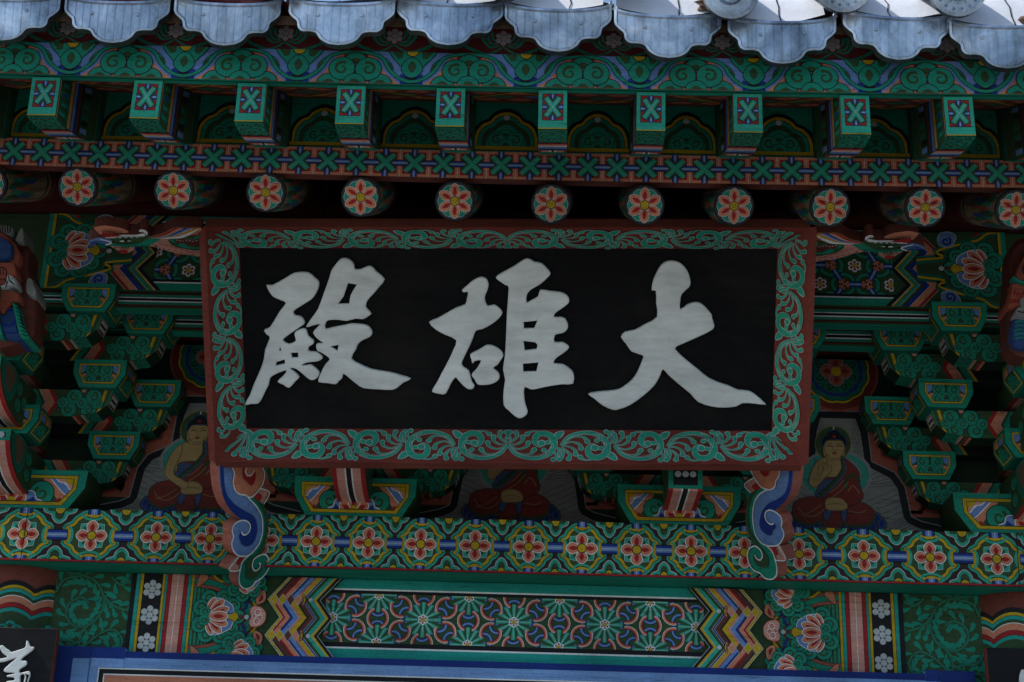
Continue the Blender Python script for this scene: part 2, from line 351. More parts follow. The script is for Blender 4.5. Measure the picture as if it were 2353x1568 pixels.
def zig(p, x0, y0, y1, amp, xs, cols, s=1, top=.5):
    """zigzag bands between y0,y1; tips at centre, notches at +-0.46"""
    ym = (y0 + y1) / 2; h = (y1 - y0) / 2
    prof = [(-1, top * amp), (-.44, -amp), (0, 0), (.44, -amp), (1, top * amp)]
    for i, c in enumerate(cols):
        a, b = xs[i], xs[i + 1]
        p.poly([(s * (x0 + a + o), ym + t * h) for t, o in prof] + [(s * (x0 + b + o), ym + t * h) for t, o in prof[::-1]], c); p.L -= 1
    p.L += 1
    for i in range(len(xs)): p.stroke([(s * (x0 + xs[i] + o), ym + t * h) for t, o in prof], .0016, 'k' if i % 2 else 'wb')
def leafvine(p, stems, g='g', leaf=.03, w=.006):
    Lb = p.L; cnt = 0
    for st in stems:
        pts = sm(st, 8, False); acc = 0; side = 1
        for i in range(1, len(pts)):
            dx, dy = pts[i][0] - pts[i - 1][0], pts[i][1] - pts[i - 1][1]; acc += math.hypot(dx, dy)
            if acc > leaf * .36:
                acc = 0; side = -side; cnt += 1; p.L = Lb + cnt % 23; a = math.degrees(math.atan2(dy, dx)) - 90
                p.push(pts[i][0], pts[i][1], leaf, leaf, a); p.push(side * .12, 0, side, 1)
                p.poly(sm([(.0, -.1), (.35, .02), (.72, .28), (.86, .58), (.72, .82), (.46, .80), (.36, .58), (.26, .34)], 3), g); p.pop(); p.pop()
        p.L = Lb + 24 + 4 * stems.index(st)
        p.stroke(pts, w * 1.6, 'd'); p.stroke(pts, w, g); p.stroke(pts, w * .3, 'd'); p.L += 1
def wavylotus(p, x, y, r, rot):                               # lotus seen from the side, pointing +y
    p.push(x, y, r, r, rot)
    for sx, sy, rr in ((-.95, -.35, .42), (.95, -.35, .42), (-1.0, .4, .40), (1.0, .4, .40), (-.45, -.72, .42), (.45, -.72, .42), (-.6, .95, .38), (.6, .95, .38), (0, 1.25, .36)):
        curl(p, sx, sy, rr, 1 if sx < 0 else -1, 90)
    for s in (-1, 1):
        pts = sm([(s * .1, .95), (s * .55, .95), (s * .8, .62), (s * .95, .3), (s * .9, .0), (s * .4, .1)], 3); p.poly(pts, 'l'); p.stroke(pts, .03, 'w', True); p.poly([(s * .2, .8), (s * .7, .45), (s * .75, .15), (s * .4, .2)], 'B')
    pts = sm([(-.16, .5), (-.14, .85), (-.26, 1.12), (0, 1.3), (.26, 1.12), (.14, .85), (.16, .5)], 3); p.poly(pts, 'y'); p.stroke(pts, .03, 'k', True)
    p.disc(0, 1.45, .13, 'b'); p.disc(0, 1.72, .12, 'wb')
    for rot2, l, w_ in ((72, 1.05, .22), (-72, 1.05, .22), (48, 1.2, .25), (-48, 1.2, .25), (22, 1.2, .26), (-22, 1.2, .26), (0, 1.1, .27)):
        p.push(0, -.35, 1, rot=rot2); petal(p, l, w_, 'o', 'w', .04, 'r'); p.pop(True)
    curl(p, -.22, -.5, .28, 1, 60); curl(p, .22, -.5, .28, -1, 120); p.pop(True)
# ================================================================== ground
g = MB(); g.face([(-400, -400, 0), (400, -400, 0), (400, 400, 0), (-400, 400, 0)], 'one')
tag(g.build('ground', m=GROUND), None, None, kind='structure')
g = MB(); g.box(-7, 7, 4.35, 9.5, 0, .45, 'one', .02); tag(g.build('stone_terrace', m=STONE), None, None, kind='structure')
# ================================================================== wide plate beam with flower medallions
ZP0, ZP1, YP = 2.785, 2.970, 5.28
FP = front(YP, 0, (ZP0 + ZP1) / 2)
b = MB(); b.box(-3.1, 3.1, YP, 5.72, ZP0, ZP1, 'g', .004, dict(f='kb', d='g', t='b'))
cx = [FP.tr([(x, 1215 + x * .031)])[0][0] for x in (-255, -100, 55, 212, 360, 484, 606, 727, 847, 967, 1092, 1215, 1337, 1463, 1588, 1711, 1836, 1985, 2137, 2290, 2443, 2596)]
hv = (ZP1 - ZP0) / 2
def medallion(p, c, a, b_):
    ra, rb = c - a, b_ - c
    def mp(pts): return [(c + (x * rb if x > 0 else x * ra), y * hv) for x, y in pts]
    q = sm([(.655, 0), (.665, .17), (.75, .27), (.63, .35), (.52, .45), (.47, .57), (.36, .68), (.2, .80), (.11, .755), (0, .735)], 3, False)
    full = q + [(-x, y) for x, y in q[::-1]][1:] + [(-x, -y) for x, y in q][1:] + [(x, -y) for x, y in q[::-1]][1:-1]
    full = mp(full)
    p.stroke(full, .031, 'G', True); p.poly(full, 'd'); p.L -= 1; p.L += 1; p.stroke(full, .0145, 'k', True); p.stroke(full, .0100, 'y', True)
    for sx in (-1, 1):
        p.poly(mp(arc(sx * .70, 0, .17, .36, 90 if sx > 0 else -90, 270 if sx > 0 else 90, 10) + arc(sx * .70, 0, .09, .27, 270 if sx > 0 else 90, 90 if sx > 0 else -90, 10)), 'G'); p.L -= 1
    for sy in (-1, 1):
        p.poly(mp(arc(0, sy * .80, .36, .24, 180 if sy > 0 else 0, 360 if sy > 0 else 180, 10) + arc(0, sy * .80, .26, .15, 360 if sy > 0 else 180, 180 if sy > 0 else 0, 10)), 'G'); p.L -= 1
    p.L += 1
    for sy in (-1, 1):
        for c_, w_ in (('k', .19), ('B', .165), ('l', .09), ('wb', .013)):
            p.poly(mp([(-w_, sy * .79), (w_, sy * .79), (w_, sy), (-w_, sy)]), c_)
        p.L -= 4
    p.L += 5
    s_ = .0505; p.push(c, 0, s_)
    for k in range(4):
        p.push(0, 0, 1, rot=45 + 90 * k); sq = [(0, .2), (-.55, .62), (-.5, .72), (0, 1.12), (.5, .72), (.55, .62)]; p.poly(sq, 'G'); p.stroke(sq, .04, 'wb', True); p.poly([(0, .35), (-.25, .62), (0, .85), (.25, .62)], 'd'); p.pop()
    p.L += 4
    for k in range(4): p.push(0, 0, 1, rot=90 * k); petal(p, 1.06, .40, 'o', 'w', .045, 'r'); p.pop()
    p.L += 4; p.disc(0, 0, .34, 'k'); p.disc(0, 0, .28, 'y'); p.pop(True)
pms = []
for i in range(1, len(cx) - 1):
    p = P(); p.rclip(-3.08, 3.08, -hv + .007, hv); medallion(p, cx[i], (cx[i] + cx[i - 1]) / 2, (cx[i] + cx[i + 1]) / 2); pms.append(p)
p = P(); p.rclip(-3.08, 3.08, -hv + .007, hv)
p.L = 24
for i in range(len(cx) - 1):
    m_ = (cx[i] + cx[i + 1]) / 2; w_ = (cx[i + 1] - cx[i]) / 2
    for sy in (-1, 1):
        p.push(m_, -sy * hv, w_, sy * hv)
        q = sm([(-.50, 0), (-.44, .15), (-.24, .24), (-.2, .38), (-.1, .52), (0, .57), (.1, .52), (.2, .38), (.24, .24), (.44, .15), (.50, 0)], 3, False)
        p.poly(q, 'G'); p.stroke(q, .028, 'wb'); p.poly(sm([(-.1, .1), (-.13, .3), (0, .44), (.13, .3), (.1, .1)], 2), 'd'); p.poly([(-.38, 0), (-.34, .1), (-.2, .12), (-.15, 0)], 'd'); p.poly([(.38, 0), (.34, .1), (.2, .12), (.15, 0)], 'd')
        p.poly(arc(0, 0, .17, .24, 0, 180, 10), 'k'); p.poly(arc(0, 0, .14, .2, 0, 180, 10), 'y'); p.pop()
    p.L = 34
    for c_, h_ in (('k', .205), ('B', .18), ('l', .085), ('wb', .012)): p.rect(m_ - .29 * w_, m_ + .29 * w_, -h_ * hv, h_ * hv, c_)
    p.L = 24
p.cl = []; p.L = 44; p.rect(-3.08, 3.08, -hv, -hv + .006, 'r')
for x_ in (FP.tr([(58, 1217)])[0][0], FP.tr([(2337, 1284)])[0][0]): p.poly([(x_ - .0014, -hv), (x_ + .0014, -hv), (x_ + .004, hv), (x_ + .0015, hv)], 'x')
b.paint(p, FP)
PB = tag(b.build('plate_beam'), 'long plate beam painted with a row of orange flower medallions below the name board', 'beam')
for q_ in pms: MB().paint(q_, FP).build('painted_medallion', PB)
# ================================================================== lower tie beam
ZB, YB = 2.785, 5.43
FB = front(YB)
b = MB(); b.box(-1.62, 1.62, YB, 5.66, 2.44, ZB - .002, 'd', .004)
p = P(); HB = .285
cr2 = crop(0, 1966, 2.24); cr4 = crop(1000, 2066, 2.353)
ue = [q[0] for q in FB.tr(cr2([(1130, 930), (1170, 930), (1205, 930), (1235, 930), (1400, 930), (1425, 930), (1445, 930), (1480, 930), (1590, 930), (1625, 930), (1655, 930), (1680, 930)]))]
uc = [q[0] for q in FB.tr(cr4([(235, 780), (265, 780), (335, 780), (410, 780), (483, 780), (550, 780), (572, 780), (605, 780), (655, 780), (683, 790), (715, 790)]))]
z0, z1 = ZB - .34, ZB - .002
def beam_half(p, s):
    p.push(0, 0, s, 1)
    p.rect(-1.60, ue[0], z0, z1, 'd')
    p.rclip(min(s * -1.6, s * ue[0]), max(s * -1.6, s * ue[0]), z0, z1)
    xl, xr = -1.60, ue[0]; w_ = xr - xl
    f = lambda l: [(xl + a * w_, z1 - (1 - c) * .30) for a, c in l]
    leafvine(p, [f([(.1, 1.0), (.45, .93), (.62, .78), (.66, .6), (.56, .42), (.36, .36), (.2, .46), (.2, .62), (.36, .70), (.47, .64)]),
                 f([(.56, .46), (.42, .28), (.42, .1), (.55, -.02), (.8, .0)]), f([(.44, .2), (.2, .12), (.0, .1)]),
                 f([(.62, .76), (.78, .62), (1.0, .56)]), f([(.45, .1), (.62, .26), (.82, .34), (.96, .22), (.9, .08), (.76, .1)]), f([(.0, .34), (.1, .22), (.3, .2)]), f([(.72, .95), (.86, .86), (.98, .92)]), f([(.02, .75), (.1, .9), (.3, .95)])], 'g', .034, .0055)
    p.cl = []
    cols = 'ktykytrprty'
    for i, c_ in enumerate(cols): p.rect(ue[i], ue[i + 1] + .0006, z0, z1, c_); p.L -= 1
    p.L += 1
    for e in ue[1:]: p.rect(e - .0008, e + .0008, z0, z1, 'k'); p.L -= 1
    p.L += 1; p.rect((ue[7] + ue[8]) / 2 - .0009, (ue[7] + ue[8]) / 2 + .0009, z0, z1, 'w')
    for zz in (.055, .145, .24): dots7(p, (ue[3] + ue[4]) / 2, z1 - zz, .033)
    # lotus field
    xa, xb = ue[11], uc[0] + .03
    p.rclip(min(s * xa, s * xb), max(s * xa, s * xb), z0, z1)
    p.rect(xa, xb, z0, z1, 'd'); ym = z1 - .145; xm = xa + .1
    for k in range(5): p.rect(xa + .004 + k * .013, xa + .010 + k * .013, z0, z1, 'g'); p.L -= 1
    p.L += 1
    for sy in (1, -1):
        q = sm([(xa - .01, ym + sy * .125), (xa + .06, ym + sy * .118), (xa + .11, ym + sy * .10), (xa + .16, ym + sy * .06), (xa + .2, ym + sy * .02), (xa + .2, ym)], 4, False)
        p.stroke(q, .044, 'k'); p.stroke(q, .041, 'cr'); p.stroke(q, .022, 'k'); p.stroke(q, .019, 'g')
        q = sm([(xa + .05, ym + sy * .16), (xa + .09, ym + sy * .125), (xa + .14, ym + sy * .12), (xa + .2, ym + sy * .07), (xa + .235, ym + sy * .02), (xa + .235, ym)], 4, False); p.stroke(q, .011, 'k'); p.stroke(q, .008, 'y')
        petal_x = [(xa + .01, ym + sy * .10), (xa + .05, ym + sy * .135), (xa + .02, ym + sy * .15)]; p.shape(sm(petal_x, 3), 'o')
        p.push(xa + .13, ym + sy * .078, 1, rot=-35 * sy); p.rect(-.012, 0, -.02, .02, 'o'); p.rect(0, .014, -.02, .02, 'l'); p.pop(True)
    for xx, yy, rr in ((.19, .035, .016), (.19, -.035, .016), (.165, .06, .018), (.165, -.06, .018), (.215, .07, .016), (.215, -.07, .016), (.24, .10, .018), (.24, -.10, .018), (.13, .15, .02), (.10, -.15, .02)): curl(p, xa + xx, ym + yy, rr, 1 if yy > 0 else -1, 90)
    for sy in (1, -1):
        q = sm([(xa + .16, ym + sy * .0), (xa + .185, ym + sy * .03), (xa + .20, ym + sy * .075), (xa + .235, ym + sy * .105), (xa + .26, ym + sy * .15)], 4, False); p.stroke(q, .010, 'k'); p.stroke(q, .007, 'B')
        p.shape(sm([(xa + .225, ym + sy * .045), (xa + .255, ym + sy * .06), (xa + .25, ym + sy * .095), (xa + .225, ym + sy * .085)], 3), 'o'); p.shape(sm([(xa + .232, ym + sy * .055), (xa + .245, ym + sy * .065), (xa + .242, ym + sy * .08)], 2), 'r')
    wavylotus(p, xa + .082, ym, .066, -90)
    for sy in (1, -1): wavylotus(p, xa + .17, ym + sy * .132, .056, -90 + sy * 25 + (0 if sy > 0 else 0))
    # pink cloud medallion beside the chevrons
    p.push(xa + .238, ym, .040); pts = sm([(-.5, -.9), (.2, -.8), (.62, -.35), (.62, .35), (.2, .8), (-.5, .9), (-.75, .45), (-.6, 0), (-.75, -.45)], 3); p.poly(pts, 'p'); p.stroke(pts, .05, 'r', True)
    for xx, yy, rr in ((-.05, .38, .28), (.15, -.1, .24), (-.1, -.42, .28), (-.35, 0, .2)): p.disc(xx, yy, rr, 'w'); p.disc(xx, yy, rr * .84, 'p'); p.stroke(arc(xx, yy, rr * .5, rr * .5, 0, 300, 8), .05, 'r')
    p.pop(True)
    # chevrons
    p.rclip(min(s * (xa + .2), s * (uc[10] + .08)), max(s * (xa + .2), s * (uc[10] + .08)), z0, z1)
    yt, yb = z1 - .006, z1 - .286; amp = .046
    zig(p, 0, yb, yt, amp, uc, 'yolybBdGyk', 1, .45)
    ymc = (yt + yb) / 2; hh_ = (yt - yb) / 2
    two = {'o': 'r', 'l': 'B', 'y': 'o', 'b': 'kb'}
    seq = 'olyb'
    for (ta_, oa), (tb_, ob), sh in (((-1, .45 * amp), (-.44, -amp), 3), ((-.44, -amp), (0, 0), 0), ((0, 0), (.44, -amp), 0), ((.44, -amp), (1, .45 * amp), 3)):
        for i in range(1, 5):
            c_ = seq[(i - 1 + sh) % 4]; a, e = uc[i], uc[i + 1]; m1 = a + (e - a) * .36
            for x0_, x1_, cc2 in ((a, m1, two[c_]), (m1, e, c_)):
                p.poly([(x0_ + oa, ymc + ta_ * hh_), (x1_ + oa, ymc + ta_ * hh_), (x1_ + ob, ymc + tb_ * hh_), (x0_ + ob, ymc + tb_ * hh_)], cc2); p.L -= 1
    p.L += 1
    for i in range(1, 6): p.stroke([(uc[i] + o_, ymc + t_ * hh_) for t_, o_ in ((-1, .45 * amp), (-.44, -amp), (0, 0), (.44, -amp), (1, .45 * amp))], .0016, 'wb' if i % 2 else 'k')
    ymc = (yt + yb) / 2
    for sy in (-1, 1):
        yn = ymc + sy * .44 * (yt - yb) / 2
        for i in range(1, 5):
            xx = (uc[i] + uc[i + 1]) / 2 - amp; hw = (uc[i + 1] - uc[i]) / 2
            p.shape([(xx - hw, yn), (xx, yn + .02), (xx + hw, yn), (xx, yn - .02)], 'lyybo'[i] if i < 5 else 'o', 'wb', .0016); p.L -= 2
        p.L += 2
        p.disc((uc[7] + uc[8]) / 2 - amp, yn, .0075, 'wb'); p.shape(arc(uc[5] - amp + .002, yn, .012, .02, -90, 90, 8), 'o'); p.shape(arc(uc[5] - amp + .006, yn, .007, .012, -90, 90, 6), 'y')
    p.cl = []; p.pop(True)
beam_half(p, 1); p.L = 1; beam_half(p, -1)
p.L = 1
# centre field
xc = uc[10]; zt = z1
fz = lambda f: zt - .283 * f
amp = .046; hh = (z1 - .006 - (z1 - .286)) / 2; ymc = z1 - .146
def edge(fr_): # x of chevron edge at height
    t = abs(fz(fr_) - ymc) / hh
    return xc + ((-amp / .44) * t if t < .44 else -amp + (t - .44) / .56 * amp * 1.45)
zz = [0, .115, .135, .175, .775, .83, .85, 1.2]; cc = 'twkdkwt'
for i, c_ in enumerate(cc):
    n_ = 8; L_ = [(edge(zz[i] + (zz[i + 1] - zz[i]) * k / n_) + .0, fz(zz[i] + (zz[i + 1] - zz[i]) * k / n_)) for k in range(n_ + 1)]
    p.poly(L_ + [(-x, y) for x, y in L_[::-1]], c_); p.L -= 1
p.L += 1
p.rclip(xc - .03, -xc + .03, fz(.775), fz(.175))
st = [q[0] for q in FB.tr([(777, 1418), (984, 1420), (1194, 1425), (1404, 1432), (1612, 1437)])]; dx = (st[4] - st[0]) / 4; x00 = -2 * dx; yc_ = (fz(.775) + fz(.175)) / 2; dy = .083
def ringo(p, x, y, a0, a1, rot):
    p.push(x, y, 1, rot=rot); p.ring(0, 0, .0265, .0395, a0, a1, 'k'); p.ring(0, 0, .0275, .0385, a0, a1, 'w'); p.ring(0, 0, .0275, .037, a0, a1, 'o'); p.ring(0, 0, .0275, .031, a0, a1, 'r'); p.pop(True)
L0 = p.L
cent = [(x00 + k * dx, yc_) for k in range(-1, 6)] + [(x00 + (k + .5) * dx, yc_ + s * dy) for k in range(-1, 5) for s in (-1, 1)]
mids = []
for k in range(-1, 6):
    for s in (-1, 1): mids += [(x00 + (k + .25) * dx, yc_ + s * dy / 2, 50 * s), (x00 + (k - .25) * dx, yc_ + s * dy / 2, -50 * s)]
mids += [(x00 + (k + .5) * dx, yc_, 90) for k in range(-1, 6)] + [(x00 + k * dx, yc_ + s * dy, 90) for k in range(-1, 6) for s in (-1, 1)]
for x, y, r_ in mids:
    p.L = L0 + 20; p.push(x, y, 1, rot=r_)
    for s in (-1, 1): p.ring(s * .034, 0, .018, .030, 90 if s > 0 else -90, 270 if s > 0 else 90, 'k'); p.ring(s * .034, 0, .0185, .029, 90 if s > 0 else -90, 270 if s > 0 else 90, 'B'); p.ring(s * .034, 0, .0215, .028, 90 if s > 0 else -90, 270 if s > 0 else 90, 'l')
    p.pop(True); ringo(p, x, y, 22, 158, r_); ringo(p, x, y, 202, 338, r_)
L1 = L0
for x, y in cent:
    p.L = L1
    for s in (-1, 1): p.rect(x + s * .058 - .008, x + s * .058 + .008, y - .012, y + .012, 'B'); p.rect(x + s * .058 - .0045, x + s * .058 + .0045, y - .012, y + .012, 'l'); p.L -= 2
    p.L += 2
    for k in range(12):
        p.push(x, y, 1, rot=k * 30); l_ = .062
        p.poly([(-.004, .008), (.004, .008), (.0095, l_), (-.0095, l_)], 'k'); p.poly([(-.003, .008), (.003, .008), (.0080, l_ - .001), (-.0080, l_ - .001)], 'G'); p.rect(-.0007, .0007, .012, l_ - .002, 'wb'); p.pop()
    p.L += 4
    for k in range(6): p.disc(x + .0125 * sin(k * pi / 3), y + .0125 * cos(k * pi / 3), .0062, 'w', n=10); p.disc(x + .0115 * sin(k * pi / 3), y + .0115 * cos(k * pi / 3), .0036, 'r', n=8); p.L -= 2
    p.L += 2; p.disc(x, y, .0062, 'y')
p.cl = []
b.paint(p, FB, dh=.0001)
tag(b.build('tie_beam'), 'lower tie beam painted with star lattice, chevrons and lotus flowers between the columns', 'beam')
# ================================================================== columns
def scal(u, amp=.028, per=.135): return amp * (1 - abs(sin(pi * u / per)) ** .75)
for s in (-1, 1):
    xo, yo, r_ = s * 1.752, 5.52, .175
    fn = lambda u, v, h=0: Vector((xo + (r_ + h) * sin(u / r_), yo - (r_ + h) * cos(u / r_), v))
    root = empty('column', (xo, yo, .45), 'round red column with scalloped painted capital bands at the %s edge' % ('left' if s < 0 else 'right'), 'column', 'front columns')
    b = MB(); us = [-pi * r_ + 2 * pi * r_ * k / 40 for k in range(41)]; b.grid(lambda u, v: fn(u, v), us, [.45, 1.2, 2.0, 2.784], 'br')
    under(root, b, 'shaft', weld=True, smooth=True)
    p = P(); ua, ub = -.34, .34; n_ = 60; us = [ua + (ub - ua) * k / n_ for k in range(n_ + 1)]; tb = 2.784; ph = .03 if s < 0 else .0
    offs = [(.052, 'k'), (.068, 'y'), (.080, 't'), (.094, 'd'), (.104, 'w'), (.1065, 'o'), (.130, 'r'), (.146, 't'), (.160, 'd'), (.36, 'd')]
    for i in range(len(offs) - 1):
        o0, c_ = offs[i]; o1 = offs[i + 1][0]
        for k in range(n_):
            t0 = tb - o0 - scal(us[k] + ph); t1 = tb - o0 - scal(us[k + 1] + ph)
            e0 = tb - o1 - (scal(us[k] + ph) if i < 8 else 0); e1 = tb - o1 - (scal(us[k + 1] + ph) if i < 8 else 0)
            p.raw([(us[k], e0), (us[k + 1], e1), (us[k + 1], t1), (us[k], t0)], c_)
    p.L += 1
    for o_ in (.068, .080, .094, .130, .146): p.stroke([(u, tb - o_ - scal(u + ph)) for u in us], .0018, 'k')
    for k in range(-3, 4):
        u = (k + .5) * .135 - ph; p.push(0, 0, 1); cloud2(p, u, tb - .262, .052, 't', 'd'); p.pop()
    p.L = 40; p.rect(ua, ub, tb - .335, tb - .32, 'y'); p.rect(ua, ub, tb - .37, tb - .335, 't'); p.rect(ua, ub, tb - .46, tb - .37, 'B')
    for k in range(-3, 4): p.disc(k * .1 + .02, tb - .40, .02, 'w'); p.disc(k * .1 + .02, tb - .40, .013, 'l'); p.disc(k * .1 + .02, tb - .40, .008, 'r')
    b = MB(); b.paintf(p, fn, step=.03); under(root, b, 'painted_capital')
# ================================================================== door frame
YD = 5.395; FD = front(YD)
root = empty('door_frame', (0, YD, .45), 'blue painted door frame with white and black lines below the tie beam', 'door frame')
xL, xR, zT = -1.555, 1.555, 2.506
b = MB(); b.box(xL + .115, xR - .115, YD, YD + .1, zT - .18, zT, 'lb', .004, dict(t='B', f='lb'))
p = P(); p.rect(xL + .115, xR - .115, zT - .022, zT, 'B')
i0 = xL + .115; 
for o_, c_ in ((.057, 'w'), (.0615, 'k'), (.077, 'w'), (.0815, 'o')): p.rect(xL + .148 + (o_ - .057), xR - .148 - (o_ - .057), zT - .18, zT - o_, c_)
b.paint(p, FD); under(root, b, 'lintel')
for s, n_ in ((-1, 'left'), (1, 'right')):
    b = MB(); x0, x1 = (xL, xL + .115) if s < 0 else (xR - .115, xR)
    b.box(x0, x1, YD - .002, YD + .1, .45, zT + .012, 'lb', .004, dict(t='B'))
    p = P(); p.rect(x0, x1, 2.0, zT + .012, 'B'); p.rect(*((x0 + .058, x1) if s < 0 else (x0, x1 - .058)), 2.0, zT - .028, 'lb')
    b.paint(p, front(YD - .002)); under(root, b, 'jamb')
    b = MB(); x0, x1 = (xL + .121, xL + .235) if s < 0 else (xR - .165, xR - .121)
    b.box(x0, x1, YD - .0035, YD + .09, zT - .058, zT + .012, 'lb', .003, dict(t='B'))
    p = P(); p.rect(x0, x1, zT - .026, zT + .012, 'B'); b.paint(p, front(YD - .0035)); under(root, b, 'corner_block')
    b = MB(); xg = (xL + .115, xL + .121) if s < 0 else (xR - .121, xR - .115); b.box(xg[0], xg[1], YD + .02, YD + .08, 1.6, zT, 'x', .001); under(root, b, 'joint_gap')
b = MB(); b.box(xL + .12, xR - .12, YD + .03, YD + .06, .45, zT - .179, 'cr', .002); under(root, b, 'door_panel')
# ================================================================== column plaques
crp = crop(0, 2100, 2.7696)
def plaque(x0, x1, zt, Y, label, chars, cr, mirror=False):
    root = empty('column_plaque', ((x0 + x1) / 2, Y, .9), label, 'plaque', 'plaques on the columns'); inv = Matrix.Translation(-Vector(root.location))
    b = MB(); b.box(x0, x1, Y, Y + .03, .9, zt, 'k', .003, dict(l='f', r='br', t='b')); o = under(root, b, 'board', m=None)
    f = front(Y)
    for pts in chars: curve_solid('character', f, [sm(f.tr(cr(pts)), 3)], .002, .003, LETTER, root, .0005, inv=inv)
Yq = 5.30; FQ = front(Yq)
tl = FQ.tr(crp([(628, 985)]))[0]; tr_ = FQ.tr(crop(3500, 2150, 3.038)([(1062, 1155)]))[0]
plaque(tl[0] - .31, tl[0], tl[1], Yq, 'black plaque with white brush writing on the left column', [
    [(5, 1185), (35, 1172), (75, 1205), (110, 1225), (130, 1245), (200, 1225), (280, 1195), (290, 1140), (300, 1120), (320, 1140), (340, 1185), (378, 1190), (360, 1225), (300, 1270), (260, 1300), (235, 1335), (290, 1340), (300, 1365), (280, 1395), (225, 1430), (225, 1470), (320, 1450), (335, 1490), (320, 1540), (300, 1600), (260, 1600), (275, 1530), (270, 1490), (225, 1505), (230, 1700), (130, 1700), (150, 1600), (80, 1590), (85, 1560), (160, 1550), (155, 1520), (85, 1512), (90, 1495), (155, 1480), (160, 1470), (60, 1460), (55, 1430), (100, 1385), (140, 1350), (185, 1310), (130, 1325), (50, 1350), (-40, 1355), (-40, 1325), (50, 1310), (85, 1295), (40, 1260), (15, 1220)]], crp)
plaque(tr_[0], tr_[0] + .31, tr_[1], Yq, 'black plaque with white brush writing on the right column', [
    [(1455, 1568), (1460, 1480), (1490, 1415), (1540, 1450), (1640, 1480), (1700, 1600), (1620, 1720), (1470, 1700)]], crop(3500, 2150, 3.038))
# ================================================================== eave: slight upward curve towards the ends
def ev(x): return .0045 * x * x - .0035 * x
XE = [-2.3 + .23 * k for k in range(21)]
def eave_board(mb, Y0, Y1, za, zb, cols, curve=ev):      # board following the eave curve
    for i in range(len(XE) - 1):
        x0, x1 = XE[i], XE[i + 1]; c0, c1 = curve(x0), curve(x1)
        q = lambda x, y, z, c: (x, y, z + c)
        mb.face([q(x0, Y0, za, c0), q(x1, Y0, za, c1), q(x1, Y0, zb, c1), q(x0, Y0, zb, c0)], cols['f'])
        mb.face([q(x0, Y0, za, c0), q(x0, Y1, za, c0), q(x1, Y1, za, c1), q(x1, Y0, za, c1)], cols['d'])
        mb.face([q(x0, Y0, zb, c0), q(x1, Y0, zb, c1), q(x1, Y1, zb, c1), q(x0, Y1, zb, c0)], cols['d'])
        mb.face([q(x0, Y1, za, c0), q(x0, Y1, zb, c0), q(x1, Y1, zb, c1), q(x1, Y1, za, c1)], cols['d'])
def efn(Y): return lambda u, v, h=0: Vector((u, Y - h, v + ev(u)))
# ------------------------------------------------------------------ soffit and purlin
RS = radians(28); rs, rc = sin(RS), cos(RS)
YR, ZR = 4.248, 3.678
b = MB()
n_ = 9
for k in range(n_):                                       # soffit planks over the rafters
    ya, yb = YR + .02 + k * .16, YR + .02 + (k + 1) * .16 - .004
    f_ = lambda y: ZR + .057 + (y - YR) * rs / rc
    for i in range(len(XE) - 1): x0, x1 = XE[i], XE[i + 1]; b.face([(x0, ya, f_(ya) + ev(x0)), (x1, ya, f_(ya) + ev(x1)), (x1, yb, f_(yb) + ev(x1)), (x0, yb, f_(yb) + ev(x0))], 'rk')
tag(b.build('soffit'), 'dark red soffit boarding above the round rafters', 'soffit')
b = MB(); us = [2 * pi * k / 20 for k in range(21)]
b.grid(lambda a, x: (x, 5.13 + .07 * cos(a), 4.03 + .07 * sin(a)), us, [-2.4, 2.4], 'rk')
tag(b.build('purlin', weld=True, smooth=True), 'round dark red purlin carrying the rafters above the brackets', 'purlin')
# ------------------------------------------------------------------ round rafters
rx = [-1.60, -1.324, -1.033, -.755, -.469, -.187, .100, .378, .643, .927, 1.207, 1.473, 1.75]
rz = [3.70, 3.696, 3.690, 3.690, 3.681, 3.674, 3.670, 3.673, 3.676, 3.679, 3.684, 3.682, 3.69]
def rafter():
    b = MB(); R_, L_ = .0595, 1.5
    ax = Vector((0, rc, rs)); up = Vector((0, -rs, rc)); X_ = Vector((1, 0, 0))
    def fn(u, v, h=0): a = u / R_; rr = R_ * (1 + .26 * min(v, .6)); return ax * v + (X_ * sin(a) + up * -cos(a)) * (rr + h)   # u=0 is the underside
    us = [-pi * R_ + 2 * pi * R_ * k / 24 for k in range(25)]
    stops = [0, .006, .05, .1, .16, .22, .3, .5, .9, L_]
    b.grid(lambda u, v: fn(u, v), us, stops, 'rk')
    p = P(); p.rect(-.175, .175, .002, .44, 'wk')
    p.rect(-.175, .175, .004, .016, 'k')
    for k in range(-4, 5):                               # flame-like feather pattern running back from the end
        for j, (v0, l_, c_) in enumerate(((.010, .13, 'gd'), (.03, .16, 'd'), (.05, .12, 'g'), (.08, .17, 'cr'), (.07, .12, 'd'), (.12, .16, 'bl'), (.14, .12, 'gd'), (.20, .16, 'wd'))):
            u = k * .042 + (j % 4) * .0105 + .004 * sin(5 * k + j); q = sm([(u, v0), (u + .009, v0 + l_ * .35), (u + .003, v0 + l_ * .7), (u + .008, v0 + l_), (u - .005, v0 + l_ * .75), (u - .006, v0 + l_ * .4)], 3); p.raw(q, c_); p.L += 1
        p.L -= 8
    p.L += 9
    for v_, c_, w_ in ((.36, 'k', .012), (.40, 'b', .03)): p.rect(-.175, .175, v_, v_ + w_, c_)
    p.f = [f for f in p.f]
    b.paintf(p, fn, step=R_ * 2 * pi / 24, h0=.0003)
    f = Fr((0, 0, 0), (1, 0, 0), up, -ax); e = MB()
    # end disc
    q = circ(0, 0, R_, n=24); e.face([f(u, v, 0) for u, v in q], 'dd')
    p = P(); p.disc(0, 0, R_ * .985, 'k', n=24); p.disc(0, 0, R_ * .95, (.03, .035, .045), n=24); flower6(p, R_ * .93); e.paint(p, f, dh=.0001)
    return b, e
RB, RE = rafter(); rme = None
